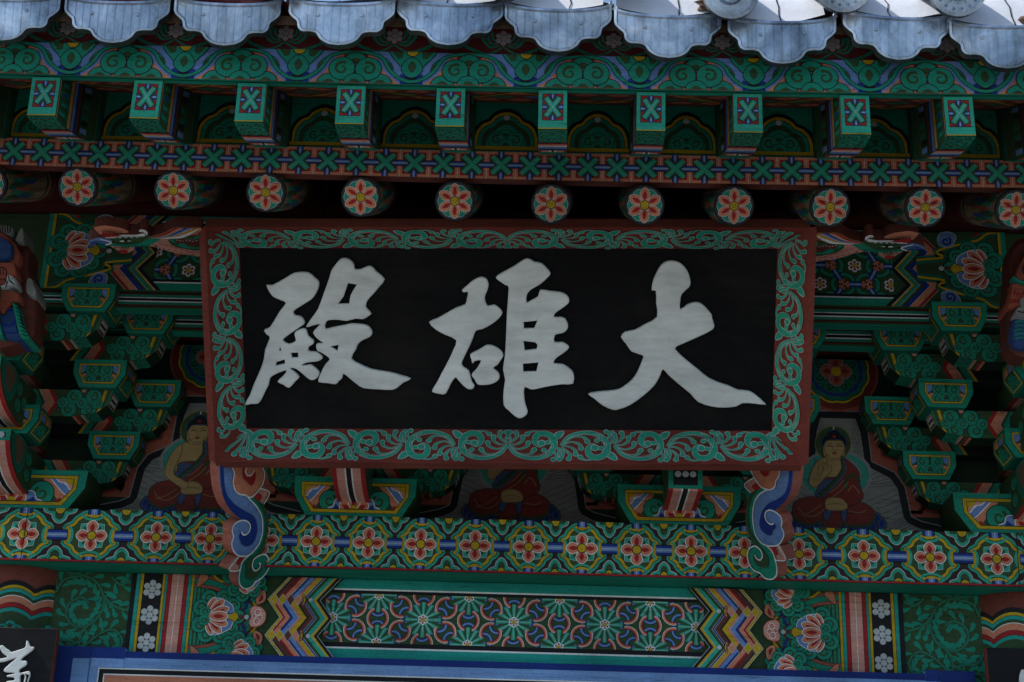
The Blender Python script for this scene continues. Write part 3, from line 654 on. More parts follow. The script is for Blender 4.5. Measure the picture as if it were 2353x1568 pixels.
for i, (x, z) in enumerate(zip(rx, rz)):
    if rme is None: o = RB.build('round_rafter', m=PAINTY); rme = o.data
    else: o = bpy.data.objects.new('round_rafter', rme); S.collection.objects.link(o)
    if i == 0: eo = RE.build('painted_end', o)
    else: eo2 = bpy.data.objects.new('painted_end', eo.data); S.collection.objects.link(eo2); eo2.parent = o
    (eo if i == 0 else eo2).rotation_euler = (0, 0, 0)
    o.location = (x, YR, z); o.rotation_euler = (0, 0, radians(random.uniform(-.6, .6)))
    lab = 'round rafter with a painted flower end, %s from the left' % ORD(i) if i < 12 else 'round rafter with a painted flower end, cut off at the far right edge'
    tag(o, lab, 'rafter', 'round rafters')
# ------------------------------------------------------------------ cross-pattern board on the rafter ends
ZL0, ZL1, YL = 3.744, 3.835, 4.236
b = MB(); eave_board(b, YL, YL + .035, ZL0, ZL1, dict(f='o', d='b'))
p = P(); un = .0868; hL = (ZL1 - ZL0) / 2
def lat(p, un, h):
    w = un / 2
    p.rect(-w, w, -h, h, 'o')
    for sx in (-1, 1):
        for sy in (-1, 1): p.poly([(sx * w * .82, sy * h * .80), (sx * w * .18, sy * h * .80), (sx * w * .18, sy * h * .16), (sx * w * .82, sy * h * .16)], 'r'); p.L -= 1
    p.L += 1
    for s in (-1, 1): p.rect(s * w - .0005, s * w + .0005, -h, -h * .3, 'w'); p.rect(s * w - .0005, s * w + .0005, h * .3, h, 'w'); p.L -= 2
    p.L += 2
    for s in (-1, 1):
        for c_, a in (('k', .235), ('B', .21), ('l', .10), ('wb', .015)):
            t = .24 if c_ in 'kB' else .30; p.poly([(s * w, -h * a), (s * w * .52, -h * a), (s * w * t, 0), (s * w * .62, h * a), (s * w, h * a)], c_)
        p.L -= 4
        for c_, a in (('k', .23), ('B', .2), ('l', .10), ('wb', .015)):
            t = .40 if c_ in 'kB' else .46; p.poly([(-w * a, s * h), (-w * a, s * h * .66), (0, s * h * t), (w * a, s * h * .66), (w * a, s * h)], c_)
        p.L -= 4
    p.L += 4
    for c_, t in (('k', .62), ('d', .57), ('G', .34)):
        for s in (-1, 1):
            a, b_ = .62 * w, .62 * h; l = math.hypot(a, b_); nx, ny = b_ / l * t * w * .5, a / l * t * w * .5
            e = 1.0 if c_ != 'g' else .96
            p.poly([(-a * e + nx, -b_ * s * e - ny * s), (-a * e - nx, -b_ * s * e + ny * s), (a * e - nx, b_ * s * e + ny * s), (a * e + nx, b_ * s * e - ny * s)], c_)
    for s in (-1, 1): p.poly([(-.55 * w - .0004, -.6 * h * s), (-.6 * w + .0004, -.6 * h * s), (.6 * w + .0004, .6 * h * s), (.6 * w - .0004, .6 * h * s)], 'wb')
fL = front(YL); x_first = fL.tr([(32, 352)])[0][0]
k0 = -int((x_first + 2.2) / un) ; 
for k in range(k0, 60):
    x = x_first + k * un
    if x > 2.25: break
    p.push(x, (ZL0 + ZL1) / 2, 1); lat(p, un - .0004, hL); p.pop()
b.paintf(p, efn(YL), dh=.0001)
EB = tag(b.build('eave_batten'), 'long board painted with green crosses and blue bars above the round rafter ends', 'board')
# ------------------------------------------------------------------ green panels between the flying rafters
bx = [-1.605, -1.319, -1.030, -.739, -.461, -.183, .100, .372, .638, .932, 1.215, 1.49, 1.77]
YK = 4.262
for i in range(len(bx) - 1):
    x0, x1 = bx[i] + .034, bx[i + 1] - .034; xm = (x0 + x1) / 2; w = (x1 - x0) / 2; zb, zt_ = 3.8375 + ev(xm), 4.03 + ev(xm)
    b = MB(); b.box(x0, x1, YK, YK + .02, zb, zt_, 'g', .001); p = P(); p.rclip(x0, x1, zb, zt_); f = front(YK)
    p.rect(x0, x1, zb, zt_, 'g'); p.rect(x0, x1, zb + .018, zb + .030, 'y'); p.rect(x0, x1, zb + .0165, zb + .018, 'k')
    # arch of nested cloud bands
    prof = [(-1, 0), (-.99, .28), (-.9, .52), (-.72, .70), (-.52, .78), (-.40, .92), (-.2, 1.03), (0, 1.07), (.2, 1.03), (.40, .92), (.52, .78), (.72, .70), (.9, .52), (.99, .28), (1, 0)]
    W_, H_ = w * .99, .122
    for sc, c_ in ((1, 'k'), (.9, 'y'), (.82, 'k'), (.80, 'g'), (.70, 'd'), (.56, 'g')):
        q = [(xm + a * W_ * sc, zb + .030 + c2 * H_ * sc) for a, c2 in sm(prof, 2, False)]; p.poly(q, c_)
    p.disc(xm, zb + .030 + H_ * .80, .0095, 'wb')
    p.rclip(x0, x1, zb + .030, zt_); p.push(0, 0, 1); cloud(p, xm, zb + .028, W_ * .52, 'g', 'd'); p.pop(True)
    b.paint(p, f, dh=.0001)
    o = b.build('cloud_panel', EB)
# ------------------------------------------------------------------ flying rafters
YF, wB, hB = 3.849, .0395, .122
def flyer():
    b = MB(); zt0 = 0.0                                   # origin: top centre of the end face
    def top(y): return zt0 + y * .46
    def bot(y): return -hB + (y * .36 if y < .12 else .12 * .36 + (y - .12) * .44) if y > 0 else -hB
    ys = [0, .02, .04, .07, .10, .14, .18, .22, .26, .30, .34, .40, .46]
    def bt(y): return -hB + .133 * (y / .4) ** 1.45
    for i in range(len(ys) - 1):
        a, c = ys[i], ys[i + 1]
        for s in (-1, 1):
            w0, w1 = wB * (1 + .25 * a), wB * (1 + .25 * c)
            b.face([(s * w0, a, bt(a)), (s * w1, c, bt(c)), (s * w1, c, top(c)), (s * w0, a, top(a))], 'd')
        w0, w1 = wB * (1 + .25 * a), wB * (1 + .25 * c)
        b.face([(-w0, a, bt(a)), (-w1, c, bt(c)), (w1, c, bt(c)), (w0, a, bt(a))], 'g')
        b.face([(-w0, a, top(a)), (w0, a, top(a)), (w1, c, top(c)), (-w1, c, top(c))], 'g')
    b.face([(-wB, 0, -hB), (wB, 0, -hB), (wB, 0, 0), (-wB, 0, 0)], 'g')
    f = front(0); p = P(); p.rect(-wB, wB, -hB, 0, 'G'); p.push(0, -.053, 1); p.rect(-.0292, .0292, -.0422, .0422, 'k'); xmotif(p, .0276, .0402); p.pop(True)
    p.rect(-wB, wB, -hB, -hB + .004, 'k'); p.rect(-wB, wB, -hB + .0005, -hB + .0035, 'y'); e = MB(); e.paint(p, f, dh=.0001)
    # underside paint: v runs back along the belly
    def ub(u, v, h=0): return Vector((u, v, bt(v) - h - .0008))
    dvb = 1; p = P(); vs = [0, .012, .03, .05, .07, .09, .11, .13, .16, .2, .26, .33]
    def band(v0, v1, c_, x0=-wB, x1=wB):
        for i in range(6):
            a, d = v0 + (v1 - v0) * i / 6, v0 + (v1 - v0) * (i + 1) / 6
            k0, k1 = 1 + .25 * a, 1 + .25 * d; p.raw([(x0 * k0, a), (x1 * k0, a), (x1 * k1, d), (x0 * k1, d)], c_)
        p.L += 1
    band(0, .108, 'g'); p.rclip(-wB, wB, 0, .108)
    for xx, vv, rr in ((-.024, .016, .017), (.024, .016, .017), (0, .022, .016), (-.02, .05, .02), (.02, .05, .02), (0, .075, .024), (-.03, .085, .016), (.03, .085, .016)):
        p.disc(xx, vv, rr * 1.08, 'k', rr * 1.5); p.disc(xx, vv, rr, 'g', rr * 1.4); p.stroke([(xx + a, vv + c * 1.4) for a, c in spiral_pts(rr * .62, 1.1, 90, 10, 1, .3)], rr * .3, 'd')
    p.cl = []
    for v0, v1, c_ in ((.108, .116, 'k'), (.116, .132, 'r'), (.132, .156, 'p'), (.156, .162, 'w'), (.162, .19, 'l'), (.19, .206, 'B'), (.206, .222, 'd'), (.222, .262, 'r')): band(v0, v1, c_)
    for x0, x1, c_ in ((-.030, -.009, 'p'), (-.009, -.0035, 'w'), (-.0035, .0035, 'k'), (.0035, .009, 'w'), (.009, .030, 'p')): band(.226, .258, c_, x0, x1)
    band(.262, .34, 'g'); band(.27, .275, 'd'); band(.29, .295, 'd'); band(.31, .315, 'd')
    q_ = []
    for pts, col, L in p.f:                               # follow the curved belly
        lo, hi = min(t[1] for t in pts), max(t[1] for t in pts); k = math.floor(lo / .02)
        while k * .02 < hi:
            t = hclip(hclip(pts, 0, 1, (k + 1) * .02), 0, -1, -k * .02); k += 1
            if len(t) > 2: q_.append((t, col, L))
    p.f = q_; b.paintf(p, ub, h0=.0006, dh=.00008)
    for s in (-1, 1):                                     # sides
        p = P(); k_ = lambda v: wB * (1 + .25 * v)
        def band2(v0, v1, c_, t0=0, t1=1):
            for i in range(5):
                a, d = v0 + (v1 - v0) * i / 5, v0 + (v1 - v0) * (i + 1) / 5; z = lambda y, t: bt(y) + (top(y) - bt(y)) * t
                p.raw([(a, z(a, t0)), (d, z(d, t0)), (d, z(d, t1)), (a, z(a, t1))], c_)
            p.L += 1
        band2(.002, .46, 'd')
        for v0, v1, c_ in ((.006, .012, 'o'), (.10, .108, 'y'), (.108, .122, 'o'), (.13, .15, 'l'), (.15, .165, 'B'), (.17, .19, 'b'), (.19, .20, 'k'), (.2, .27, 'd'), (.345, .352, 'g'), (.36, .366, 'gd'), (.375, .381, 'gd'), (.39, .396, 'gd')): band2(v0, v1, c_)
        for j, t in enumerate((.12, .34, .56, .78)):
            band2(.015 + .01 * (j % 2), .09, 'gd', t, t + .13); band2(.03, .07, 'B' if j == 2 else 'g', t + .03, t + .09)
        for t, c_ in ((.05, 'l'), (.2, 'k'), (.32, 'gd'), (.42, 'd'), (.52, 'gd'), (.66, 'd'), (.74, 'k'), (.86, 'l')): band2(.205, .265, c_, t, t + .1)
        b.paintf(p, lambda u, v, h=0: Vector((s * (k_(u) + h), u, v)), h0=.0003, dh=.00008)
    return b, e
FBm, FEm = flyer(); fme = None
for i, x in enumerate(bx):
    if fme is None: o = FBm.build('flying_rafter', m=PAINTY); fme = o.data
    else: o = bpy.data.objects.new('flying_rafter', fme); S.collection.objects.link(o)
    if i == 0: eo = FEm.build('painted_end', o)
    else: eo2 = bpy.data.objects.new('painted_end', eo.data); S.collection.objects.link(eo2); eo2.parent = o
    o.location = (x, YF, 3.826 + ev(x)); o.rotation_euler = (0, radians(random.uniform(-.8, .8)), radians(random.uniform(-.8, .8)))
    tag(o, 'square flying rafter with a painted green cross end, %s from the left' % ORD(i), 'rafter', 'flying rafters')
# ------------------------------------------------------------------ boarding above the flying rafters (painted underside)
b = MB(); f_ = lambda y: 3.829 + (y - YF) * .46
for i in range(len(XE) - 1):
    x0, x1 = XE[i], XE[i + 1]; b.face([(x0, YF - .004, f_(YF - .004) + ev(x0)), (x1, YF - .004, f_(YF - .004) + ev(x1)), (x1, YK + .02, f_(YK + .02) + ev(x1)), (x0, YK + .02, f_(YK + .02) + ev(x0))], 'gd')
p = P(); sl_ = math.hypot(1, .46)
def ufn(u, v, h=0): return Vector((u, YF + v, f_(YF + v) + ev(u) - h))
for v0, v1, c_ in ((0, .03, 'g'), (.03, .04, 'd'), (.04, .055, 'g'), (.055, .07, 'br'), (.07, .43, 'br')): p.rect(-2.2, 2.2, v0, v1, c_)
L0 = p.L
for k in range(-24, 25):
    for j, (vv, c_) in enumerate(((.13, 'o'), (.22, 'l' if k % 3 == 0 else 'g'), (.31, 'o'))):
        x = k * .096 + (j % 2) * .048; p.L = L0; p.poly([(x - .047, vv), (x, vv - .046), (x + .047, vv), (x, vv + .046)], 'kb'); p.poly([(x - .040, vv), (x, vv - .038), (x + .040, vv), (x, vv + .038)], c_)
        p.poly([(x - .018, vv), (x, vv - .018), (x + .018, vv), (x, vv + .018)], 'r' if c_ == 'o' else 'B' if c_ == 'l' else 'd')
    p.L = L0 + 4
for k in range(-10, 10): p.stroke([(-2.2 + .44 * (k + 10) * .5, .075 + .3 * (k % 2)), (-2.2 + .44 * (k + 11) * .5, .075 + .3 * ((k + 1) % 2))], .012, 'y')
b.paintf(p, ufn, dh=.0001, step=.23)
tag(b.build('eave_boarding'), 'narrow eave boarding with a lozenge pattern on its underside above the flying rafters', 'boarding')
# ------------------------------------------------------------------ wave-pattern fascia board
YW, ZW0, ZW1 = 3.838, 3.829, 3.931
b = MB(); eave_board(b, YW, YW + .03, ZW0, ZW1, dict(f='d', d='g'))
fW = front(YW); wx = [q[0] for q in fW.tr(crop(0, 0, 2.24)([(1110, 560), (2110, 600)])) + fW.tr(crop(1000, 0, 2.24)([(870, 600), (1860, 640)])) + fW.tr(crop(2000, 0, 2.24)([(620, 640), (1610, 680)])) + fW.tr(crop(3000, 0, 2.24)([(380, 690), (1390, 710)]))]
per = (wx[7] - wx[0]) / 7; wx = [wx[0] - per * 2, wx[0] - per] + wx + [wx[7] + per, wx[7] + 2 * per]
H = ZW1 - ZW0
p = P(); p.rclip(-2.25, 2.25, ZW0, ZW1 - .0005)
for i in range(len(wx) - 1):
    xa, xb = wx[i], wx[i + 1]; w = (xb - xa) / 2; xm = xa + w
    p.L = 1; p.push(0, ZW0, 1, H)
    p.rect(xa, xb, 0, 1, 'l')
    def X_(t): return xa + t * w
    # orange/red arch ground at both ends (cloud side)
    for s in (1, -1):
        T = (lambda t: xa + t * w) if s > 0 else (lambda t: xb - t * w)
        q = [(T(-.02), 0), (T(-.02), .93), (T(.18), .93), (T(.36), .80), (T(.44), .55), (T(.55), .3), (T(.72), .08), (T(.8), 0)]
        p.poly(sm(q, 1), 'o'); p.poly([(T(-.02), .6), (T(-.02), .93), (T(.22), .93), (T(.2), .6)], 'r'); p.poly([(T(-.02), .6), (T(-.02), .95), (T(.13), .95), (T(.12), .6)], 'k')
    for s in (1, -1):
        T = (lambda t: xm + s * t * w)
        p.poly([(T(0), 0), (T(.2), 0), (T(.2), .3), (T(0), .3)], 'B'); p.poly([(T(0), 0), (T(.09), 0), (T(.09), .3), (T(0), .3)], 'k')
    p.pop(True)
    wv = [(0, .955), (.2, .94), (.42, .84), (.52, .66), (.58, .48), (.68, .30), (.82, .14), (1.0, .07)]
    wave = [(xa + t * w, ZW0 + y * H) for t, y in wv] + [(xb - t * w, ZW0 + y * H) for t, y in wv[::-1][1:]]
    wave = sm(wave, 4, False)
    for s in (1, -1):
        T = (lambda t: xa + t * w) if s > 0 else (lambda t: xb - t * w)
        q = sm([(T(.44), ZW0 + .82 * H), (T(.56), ZW0 + .74 * H), (T(.65), ZW0 + .56 * H), (T(.66), ZW0 + .36 * H), (T(.58), ZW0 + .48 * H), (T(.5), ZW0 + .65 * H)], 3); p.shape(q, 'g', 'k', .0022)
        p.poly(sm([(T(.56), ZW0 + .68 * H), (T(.68), ZW0 + .5 * H), (T(.62), ZW0 + .46 * H)], 3), 'd')
    p.stroke(wave, .0125, 'k'); p.stroke(wave, .0088, 'g')
    # hanging leaf
    for s in (-1, 1):
        q = sm([(xm, ZW1), (xm + s * .062, ZW1 + .002), (xm + s * .056, ZW1 - .018), (xm + s * .042, ZW1 - .034), (xm + s * .03, ZW1 - .046), (xm + s * .008, ZW1 - .03)], 3); p.shape(q, 'g', 'k', .0022)
        p.poly([(xm + s * .025, ZW1), (xm + s * .058, ZW1), (xm + s * .04, ZW1 - .024), (xm + s * .028, ZW1 - .02)], 'd')
    q = sm([(xm - .012, ZW1 - .022), (xm - .03, ZW1 - .05), (xm - .022, ZW1 - .072), (xm, ZW1 - .085), (xm + .022, ZW1 - .072), (xm + .03, ZW1 - .05), (xm + .012, ZW1 - .022)], 3); p.shape(q, 'g', 'k', .0022)
    p.poly(sm([(xm, ZW1 - .03), (xm - .012, ZW1 - .048), (xm, ZW1 - .068), (xm + .012, ZW1 - .048)], 3), 'd'); p.disc(xm, ZW1 + .002, .019, 'k'); p.disc(xm, ZW1 + .002, .0165, 'y')
# clouds
p.L = 34
for x in wx:
    p.L = 34; p.rclip(-2.25, 2.25, ZW0, ZW1)
    for s in (-1, 1): fan(p, x + s * .072, ZW0 - .006, .032)
    fan(p, x, ZW0 + .062, .033); curl(p, x - .037, ZW0 + .043, .0355, 1, 60); curl(p, x + .037, ZW0 + .043, .0355, -1, 120); fan(p, x, ZW0 - .004, .030)
b.paintf(p, efn(YW), dh=.0001)
tag(b.build('fascia_board'), 'fascia board with green cloud scrolls between wavy green bands below the tiles', 'board')
# ------------------------------------------------------------------ dark red tile batten with white dot flowers
YT, ZT0, ZT1 = 3.856, 3.9315, 4.10
b = MB(); eave_board(b, YT, YT + .05, ZT0, ZT1, dict(f='rk_lit', d='rk')); p = P(); fT = front(YT)  # front face: same red as the soffit, lightened to look better lit
fx = [q[0] for q in fT.tr([(405, 72), (657, 78), (907, 84), (1157, 92), (1410, 98), (1660, 98), (1912, 100), (2176, 106)])]; pt = (fx[-1] - fx[0]) / 7
for x in [fx[0] - 2 * pt, fx[0] - pt] + fx + [fx[-1] + pt]:
    p.L = 1; zc = ZT0 + .062; dots7(p, x, zc, .024, (.33, .31, .32), .34)
    for s in (-1, 1):
        p.L = 4
        for q, w0 in (([(0, -.028), (.04, -.052), (.085, -.04), (.115, -.022), (.14, -.018)], .014), ([(.01, -.024), (.035, -.03), (.055, -.01), (.06, .012)], .012), ([(.015, -.02), (.034, -.018), (.044, .0), (.044, .02)], .012), ([(.02, -.012), (.028, -.004), (.032, .008), (.031, .018)], .011)):
            p.stroke(sm([(x + s * a, zc + c) for a, c in q], 4, False), w0 * .3, 'g', w1=w0)
            p.L -= 1
b.paintf(p, efn(YT), dh=.0001)
tag(b.build('tile_batten'), 'dark red batten with grey dot flowers and green leaves behind the drip tiles', 'board')
# ================================================================== tiles
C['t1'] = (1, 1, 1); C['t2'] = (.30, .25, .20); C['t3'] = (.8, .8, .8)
YTL = 3.725; FTn = front(YTL)
tc = [(-5, 92), (251, 97), (508, 100), (776, 108), (1029, 105), (1281, 117), (1537, 132), (1803, 142), (2072, 135), (2320, 160)]
roof = empty('tiled_roof_edge', (0, 4.0, 4.0), 'grey clay tiled roof edge with scalloped drip tiles along the top', 'roof')
inv = Matrix.Translation(-Vector(roof.location))
ta = radians(9)
def drip(seed):
    rnd = random.Random(seed); b = MB(); w = .148; hgt = .105
    # plate outline in (u,v), origin at centre of the concave top edge; scalloped bottom
    f = Fr((0, 0, 0), (1, 0, 0), (0, sin(ta) * -1, cos(ta)), (0, -cos(ta), -sin(ta)))
    half = [(0, -.124), (.03, -.119), (.052, -.105), (.064, -.088), (.082, -.082), (.104, -.080), (.117, -.068), (.121, -.050), (.133, -.038), (.146, -.022), (.1475, .0), (.1475, .036)]
    half = sm(half, 3, False)
    top_ = [(.1475 * cos(radians(a)) , .036 - .036 * sin(radians(a)) ) for a in range(10, 91, 10)]
    out = half + [(x, y) for x, y in top_] ; out = out + [(-x, y) for x, y in out[::-1]][1:-1]
    def sag(u, v): return -.020 * (u / .148) ** 2
    def pt(u, v, h): return f(u, v, h + sag(u, v))
    n = len(out)
    # front plate: rim strip + recessed field
    def ins(d):
        res = []
        for i in range(n):
            a, c = out[i - 1], out[(i + 1) % n]; dx, dy = c[0] - a[0], c[1] - a[1]; l = math.hypot(dx, dy) or 1
            res.append((out[i][0] - dy / l * d, out[i][1] + dx / l * d))
        return res
    i1, i2 = ins(.0065), ins(.010)
    for i in range(n):
        j = (i + 1) % n
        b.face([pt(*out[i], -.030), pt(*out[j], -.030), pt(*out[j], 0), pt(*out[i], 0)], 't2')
        b.face([pt(*out[i], 0), pt(*out[j], 0), pt(*i1[j], .001), pt(*i1[i], .001)], 't1')
        b.face([pt(*i1[i], .001), pt(*i1[j], .001), pt(*i2[j], -.0045), pt(*i2[i], -.0045)], 't1')
    # field as vertical strips so the concave plate stays smooth
    p = P(); p.poly(i2, 't1')
    for pts, col, L in p.f:
        for k in range(-10, 10):
            q = hclip(hclip(pts, 1, 0, (k + 1) * .015), -1, 0, -k * .015)
            if len(q) > 2: b.face([pt(u, v, -.0045) for u, v in q], col)
        for k in range(-6, 7):                            # raised vertical lines
            x = k * .0232 + rnd.uniform(-.001, .001); q = hclip(hclip(pts, 1, 0, x + .0009), -1, 0, -x + .0009)
            if len(q) > 2: b.face([pt(u, v, -.0028) for u, v in q], 't1'); 
            for s in (-1, 1):
                q = hclip(hclip(pts, 1, 0, x + (.0009 if s < 0 else .0018)), -1, 0, -x + (.0018 if s < 0 else .0009))
                q = hclip(hclip(pts, 1, 0, max(x + s * .0009, x + s * .0019)), -1, 0, -min(x + s * .0009, x + s * .0019))
                if len(q) > 2: b.face([pt(u, v, -.0028 if abs(u - x) < .0012 else -.0045) for u, v in q], 't1')
    studs = []
    for s in (-1, 1):
        sb = MB()
        x, y = s * .062 + rnd.uniform(-.004, .004), -.034 + rnd.uniform(-.004, .004)
        rings = [(.0058, -.0045), (.0048, -.0015), (.0025, 0), (.0004, .0004)]
        for (ra, ha), (rb, hb_) in zip(rings, rings[1:]):
            A, B_ = circ(x, y, ra, n=10), circ(x, y, rb, n=10)
            for i in range(10): j = (i + 1) % 10; sb.face([pt(*A[i], ha), pt(*A[j], ha), pt(*B_[j], hb_), pt(*B_[i], hb_)], 't1')
        studs.append(sb)
    # concave channel running back up the roof
    us = [-.1475 + .295 * k / 14 for k in range(15)]
    def ch(u, v, th=0):
        c = .036 * (u / .148) ** 2 * 1.0; return Vector((u, v + .02 * (u / .148) ** 2 - .0, c + v * .42 + th - .001))
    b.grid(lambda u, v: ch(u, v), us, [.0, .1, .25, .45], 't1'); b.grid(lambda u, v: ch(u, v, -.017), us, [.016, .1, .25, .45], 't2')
    return b, studs
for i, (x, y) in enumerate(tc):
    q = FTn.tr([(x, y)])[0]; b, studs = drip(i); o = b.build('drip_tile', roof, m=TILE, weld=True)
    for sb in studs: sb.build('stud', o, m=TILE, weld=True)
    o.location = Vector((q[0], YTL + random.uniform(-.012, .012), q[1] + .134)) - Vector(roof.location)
    o.rotation_euler = (radians(random.uniform(-2, 2)), radians(random.uniform(-1.5, 1.5)), radians(random.uniform(-2.5, 2.5)))
# round cover tiles in the gaps, with embossed end discs
gaps = []
for i in range(len(tc) - 1):
    a = FTn.tr([tc[i]])[0]; c = FTn.tr([tc[i + 1]])[0]; gaps.append(((a[0] + c[0]) / 2, (a[1] + c[1]) / 2 + .128))
def cover(seed, style, r=.078):
    b = MB(); a_ = radians(16)
    f = Fr((0, 0, 0), (1, 0, 0), (0, -sin(a_), cos(a_)), (0, -cos(a_), -sin(a_)))
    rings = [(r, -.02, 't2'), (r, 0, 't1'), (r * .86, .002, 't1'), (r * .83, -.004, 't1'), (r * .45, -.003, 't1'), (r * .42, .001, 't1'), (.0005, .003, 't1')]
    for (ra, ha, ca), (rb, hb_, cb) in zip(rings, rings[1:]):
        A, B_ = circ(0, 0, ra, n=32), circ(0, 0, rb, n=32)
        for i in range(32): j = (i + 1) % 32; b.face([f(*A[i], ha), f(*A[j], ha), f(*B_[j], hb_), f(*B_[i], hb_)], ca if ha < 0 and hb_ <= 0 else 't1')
    if style == 0:                                        # swirl
        pts = spiral_pts(r * .62, 2.2, 30, 40, 1, .12)
        for i in range(len(pts) - 1):
            dx, dy = pts[i + 1][0] - pts[i][0], pts[i + 1][1] - pts[i][1]; l = math.hypot(dx, dy); nx, ny = -dy / l * .004, dx / l * .004
            A = [(pts[i][0] + nx, pts[i][1] + ny), (pts[i + 1][0] + nx, pts[i + 1][1] + ny)]; B_ = [(pts[i][0] - nx, pts[i][1] - ny), (pts[i + 1][0] - nx, pts[i + 1][1] - ny)]
            b.face([f(*pts[i], .006), f(*pts[i + 1], .006), f(*A[1], -.003), f(*A[0], -.003)], 't1'); b.face([f(*pts[i], .006), f(*pts[i + 1], .006), f(*B_[1], -.003), f(*B_[0], -.003)], 't1')
    else:                                                 # petals and studs
        n = 12 if style == 1 else 8
        for k in range(n):
            a = 2 * pi * k / n
            q = [(.10, 0), (.35, .07), (.6, 0), (.35, -.07)]; P_ = [(r * (x * cos(a) - y * sin(a)), r * (x * sin(a) + y * cos(a))) for x, y in q]; c_ = (r * .35 * cos(a), r * .35 * sin(a))
            for i in range(4): b.face([f(*P_[i], -.003), f(*P_[(i + 1) % 4], -.003), f(*c_, .005)], 't1')
        for k in range(16):
            a = 2 * pi * (k + .5) / 16; x, y = r * .72 * cos(a), r * .72 * sin(a)
            A = circ(x, y, .0055, n=8)
            for i in range(8): b.face([f(*A[i], -.004), f(*A[(i + 1) % 8], -.004), f(x, y, .003)], 't1')
    # barrel
    us = [pi * k / 14 for k in range(15)]
    b.grid(lambda a, v: Vector((r * cos(a), v, r * sin(a) * .95 + v * .42)), us, [.012, .2, .45], 't1')
    return b
for i, (x, z) in enumerate(gaps):
    sty = {6: 0, 7: 2, 8: 1}.get(i, 1)
    # the tile at each joint sits a little higher or lower
    lift = {0: .075, 1: .06, 2: .052, 3: .052, 4: .055, 5: .085, 6: .03, 7: .052, 8: .045}[i]
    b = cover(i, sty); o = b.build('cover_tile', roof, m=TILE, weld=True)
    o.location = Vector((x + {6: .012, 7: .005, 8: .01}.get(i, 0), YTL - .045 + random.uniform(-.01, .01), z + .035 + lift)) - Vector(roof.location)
    o.rotation_euler = (0, 0, radians(random.uniform(-2, 2)))
# lime plaster lumps bedding the next course, lit by the sun
for i, (x, y) in enumerate(tc):
    if i < 4: continue
    q = FTn.tr([(x, y)])[0]; m_ = MB(); rnd = random.Random(50 + i)
    nu, nv = 14, 8
    def lump(u, v):
        t = u * 2 - 1; z = .004 + (.17 + .02 * sin(i * 2.3)) * sin(pi * .5 * min(1, v * 1.6)) + .004 * sin(7 * u + i) + .02 * v; return Vector((t * .15, .02 + v * .25 + .02 * t * t, z + .036 * t * t))
    m_.grid(lump, [k / nu for k in range(nu + 1)], [k / nv for k in range(nv + 1)], 'one')
    loc = Vector((q[0] + rnd.uniform(-.03, .01), YTL, q[1] + .132)) - Vector(roof.location)
    o = m_.build('lime_bedding', roof, m=MORTAR, weld=True, smooth=True); o.location = loc
    m_ = MB(); xx = .5 + rnd.uniform(-.1, .2); pts = [(xx + .012 * sin(3 * k + i) + .02 * k / 6, k * .1) for k in range(7)]      # shrinkage crack
    for a, c in zip(pts, pts[1:]):
        e = Vector((0, -.0025, .001)); m_.face([lump(a[0], a[1]) + e, lump(a[0] + .012, a[1]) + e, lump(c[0] + .010, c[1]) + e, lump(c[0], c[1]) + e], 'x')
    o = m_.build('crack', roof); o.location = loc
    if i % 3: continue
    m_ = MB(); n_ = 9                                     # crumbling earth beside the cover tile
    for k in range(n_):
        for l in range(5):
            def cl(a, c): 
                r_ = .022 + .010 * sin(2.1 * a + 3.3 * c + i) + .008 * sin(5 * a + i); th = 2 * pi * a / n_; ph = pi * (c / 5 - .5); return Vector((.105 + r_ * cos(th) * cos(ph) * 1.3, .035 + r_ * sin(ph) * .6, .052 + r_ * sin(th) * cos(ph) * .9))
            m_.face([cl(k, l), cl((k + 1) % n_ if k + 1 < n_ else 0, l), cl((k + 1) % n_ if k + 1 < n_ else 0, l + 1), cl(k, l + 1)], 'one')
    o = m_.build('earth_fill', roof, m=CLAY, weld=True); o.location = loc
# earth bedding and upper roof courses
m_ = MB(); nx = 60
for k in range(nx):
    x0, x1 = -2.3 + 4.6 * k / nx, -2.3 + 4.6 * (k + 1) / nx
    m_.face([(x0, 3.80, 4.02), (x1, 3.80, 4.02), (x1, 4.4, 4.30), (x0, 4.4, 4.30)], 'one'); m_.face([(x0, 3.80, 3.99), (x1, 3.80, 3.99), (x1, 3.80, 4.02), (x0, 3.80, 4.02)], 'one')
under(roof, m_, 'earth_bed', m=CLAY)
m_ = MB()
for k in range(16):
    x = -2.4 + k * .305; us = [-.15 + .3 * j / 8 for j in range(9)]
    m_.grid(lambda u, v: Vector((x + u, 4.0 + v, 4.20 + .4 * v + 1.2 * u * u)), us, [0, 1.2, 2.4, 4.0], 't1')
under(roof, m_, 'upper_courses', m=TILE)
# ================================================================== back wall behind brackets, boarding between bracket planes
b = MB(); b.box(-2.6, 2.6, 5.60, 5.70, 2.972, 4.75, 'rk', .01); tag(b.build('wall'), None, None, kind='structure')
b = MB(); b.box(-3.5, -1.9, 5.5, 5.7, .45, 2.783, 'b', .01); b.box(1.9, 3.5, 5.5, 5.7, .45, 2.783, 'b', .01); tag(b.build('wall_side_bays'), None, None, kind='structure')
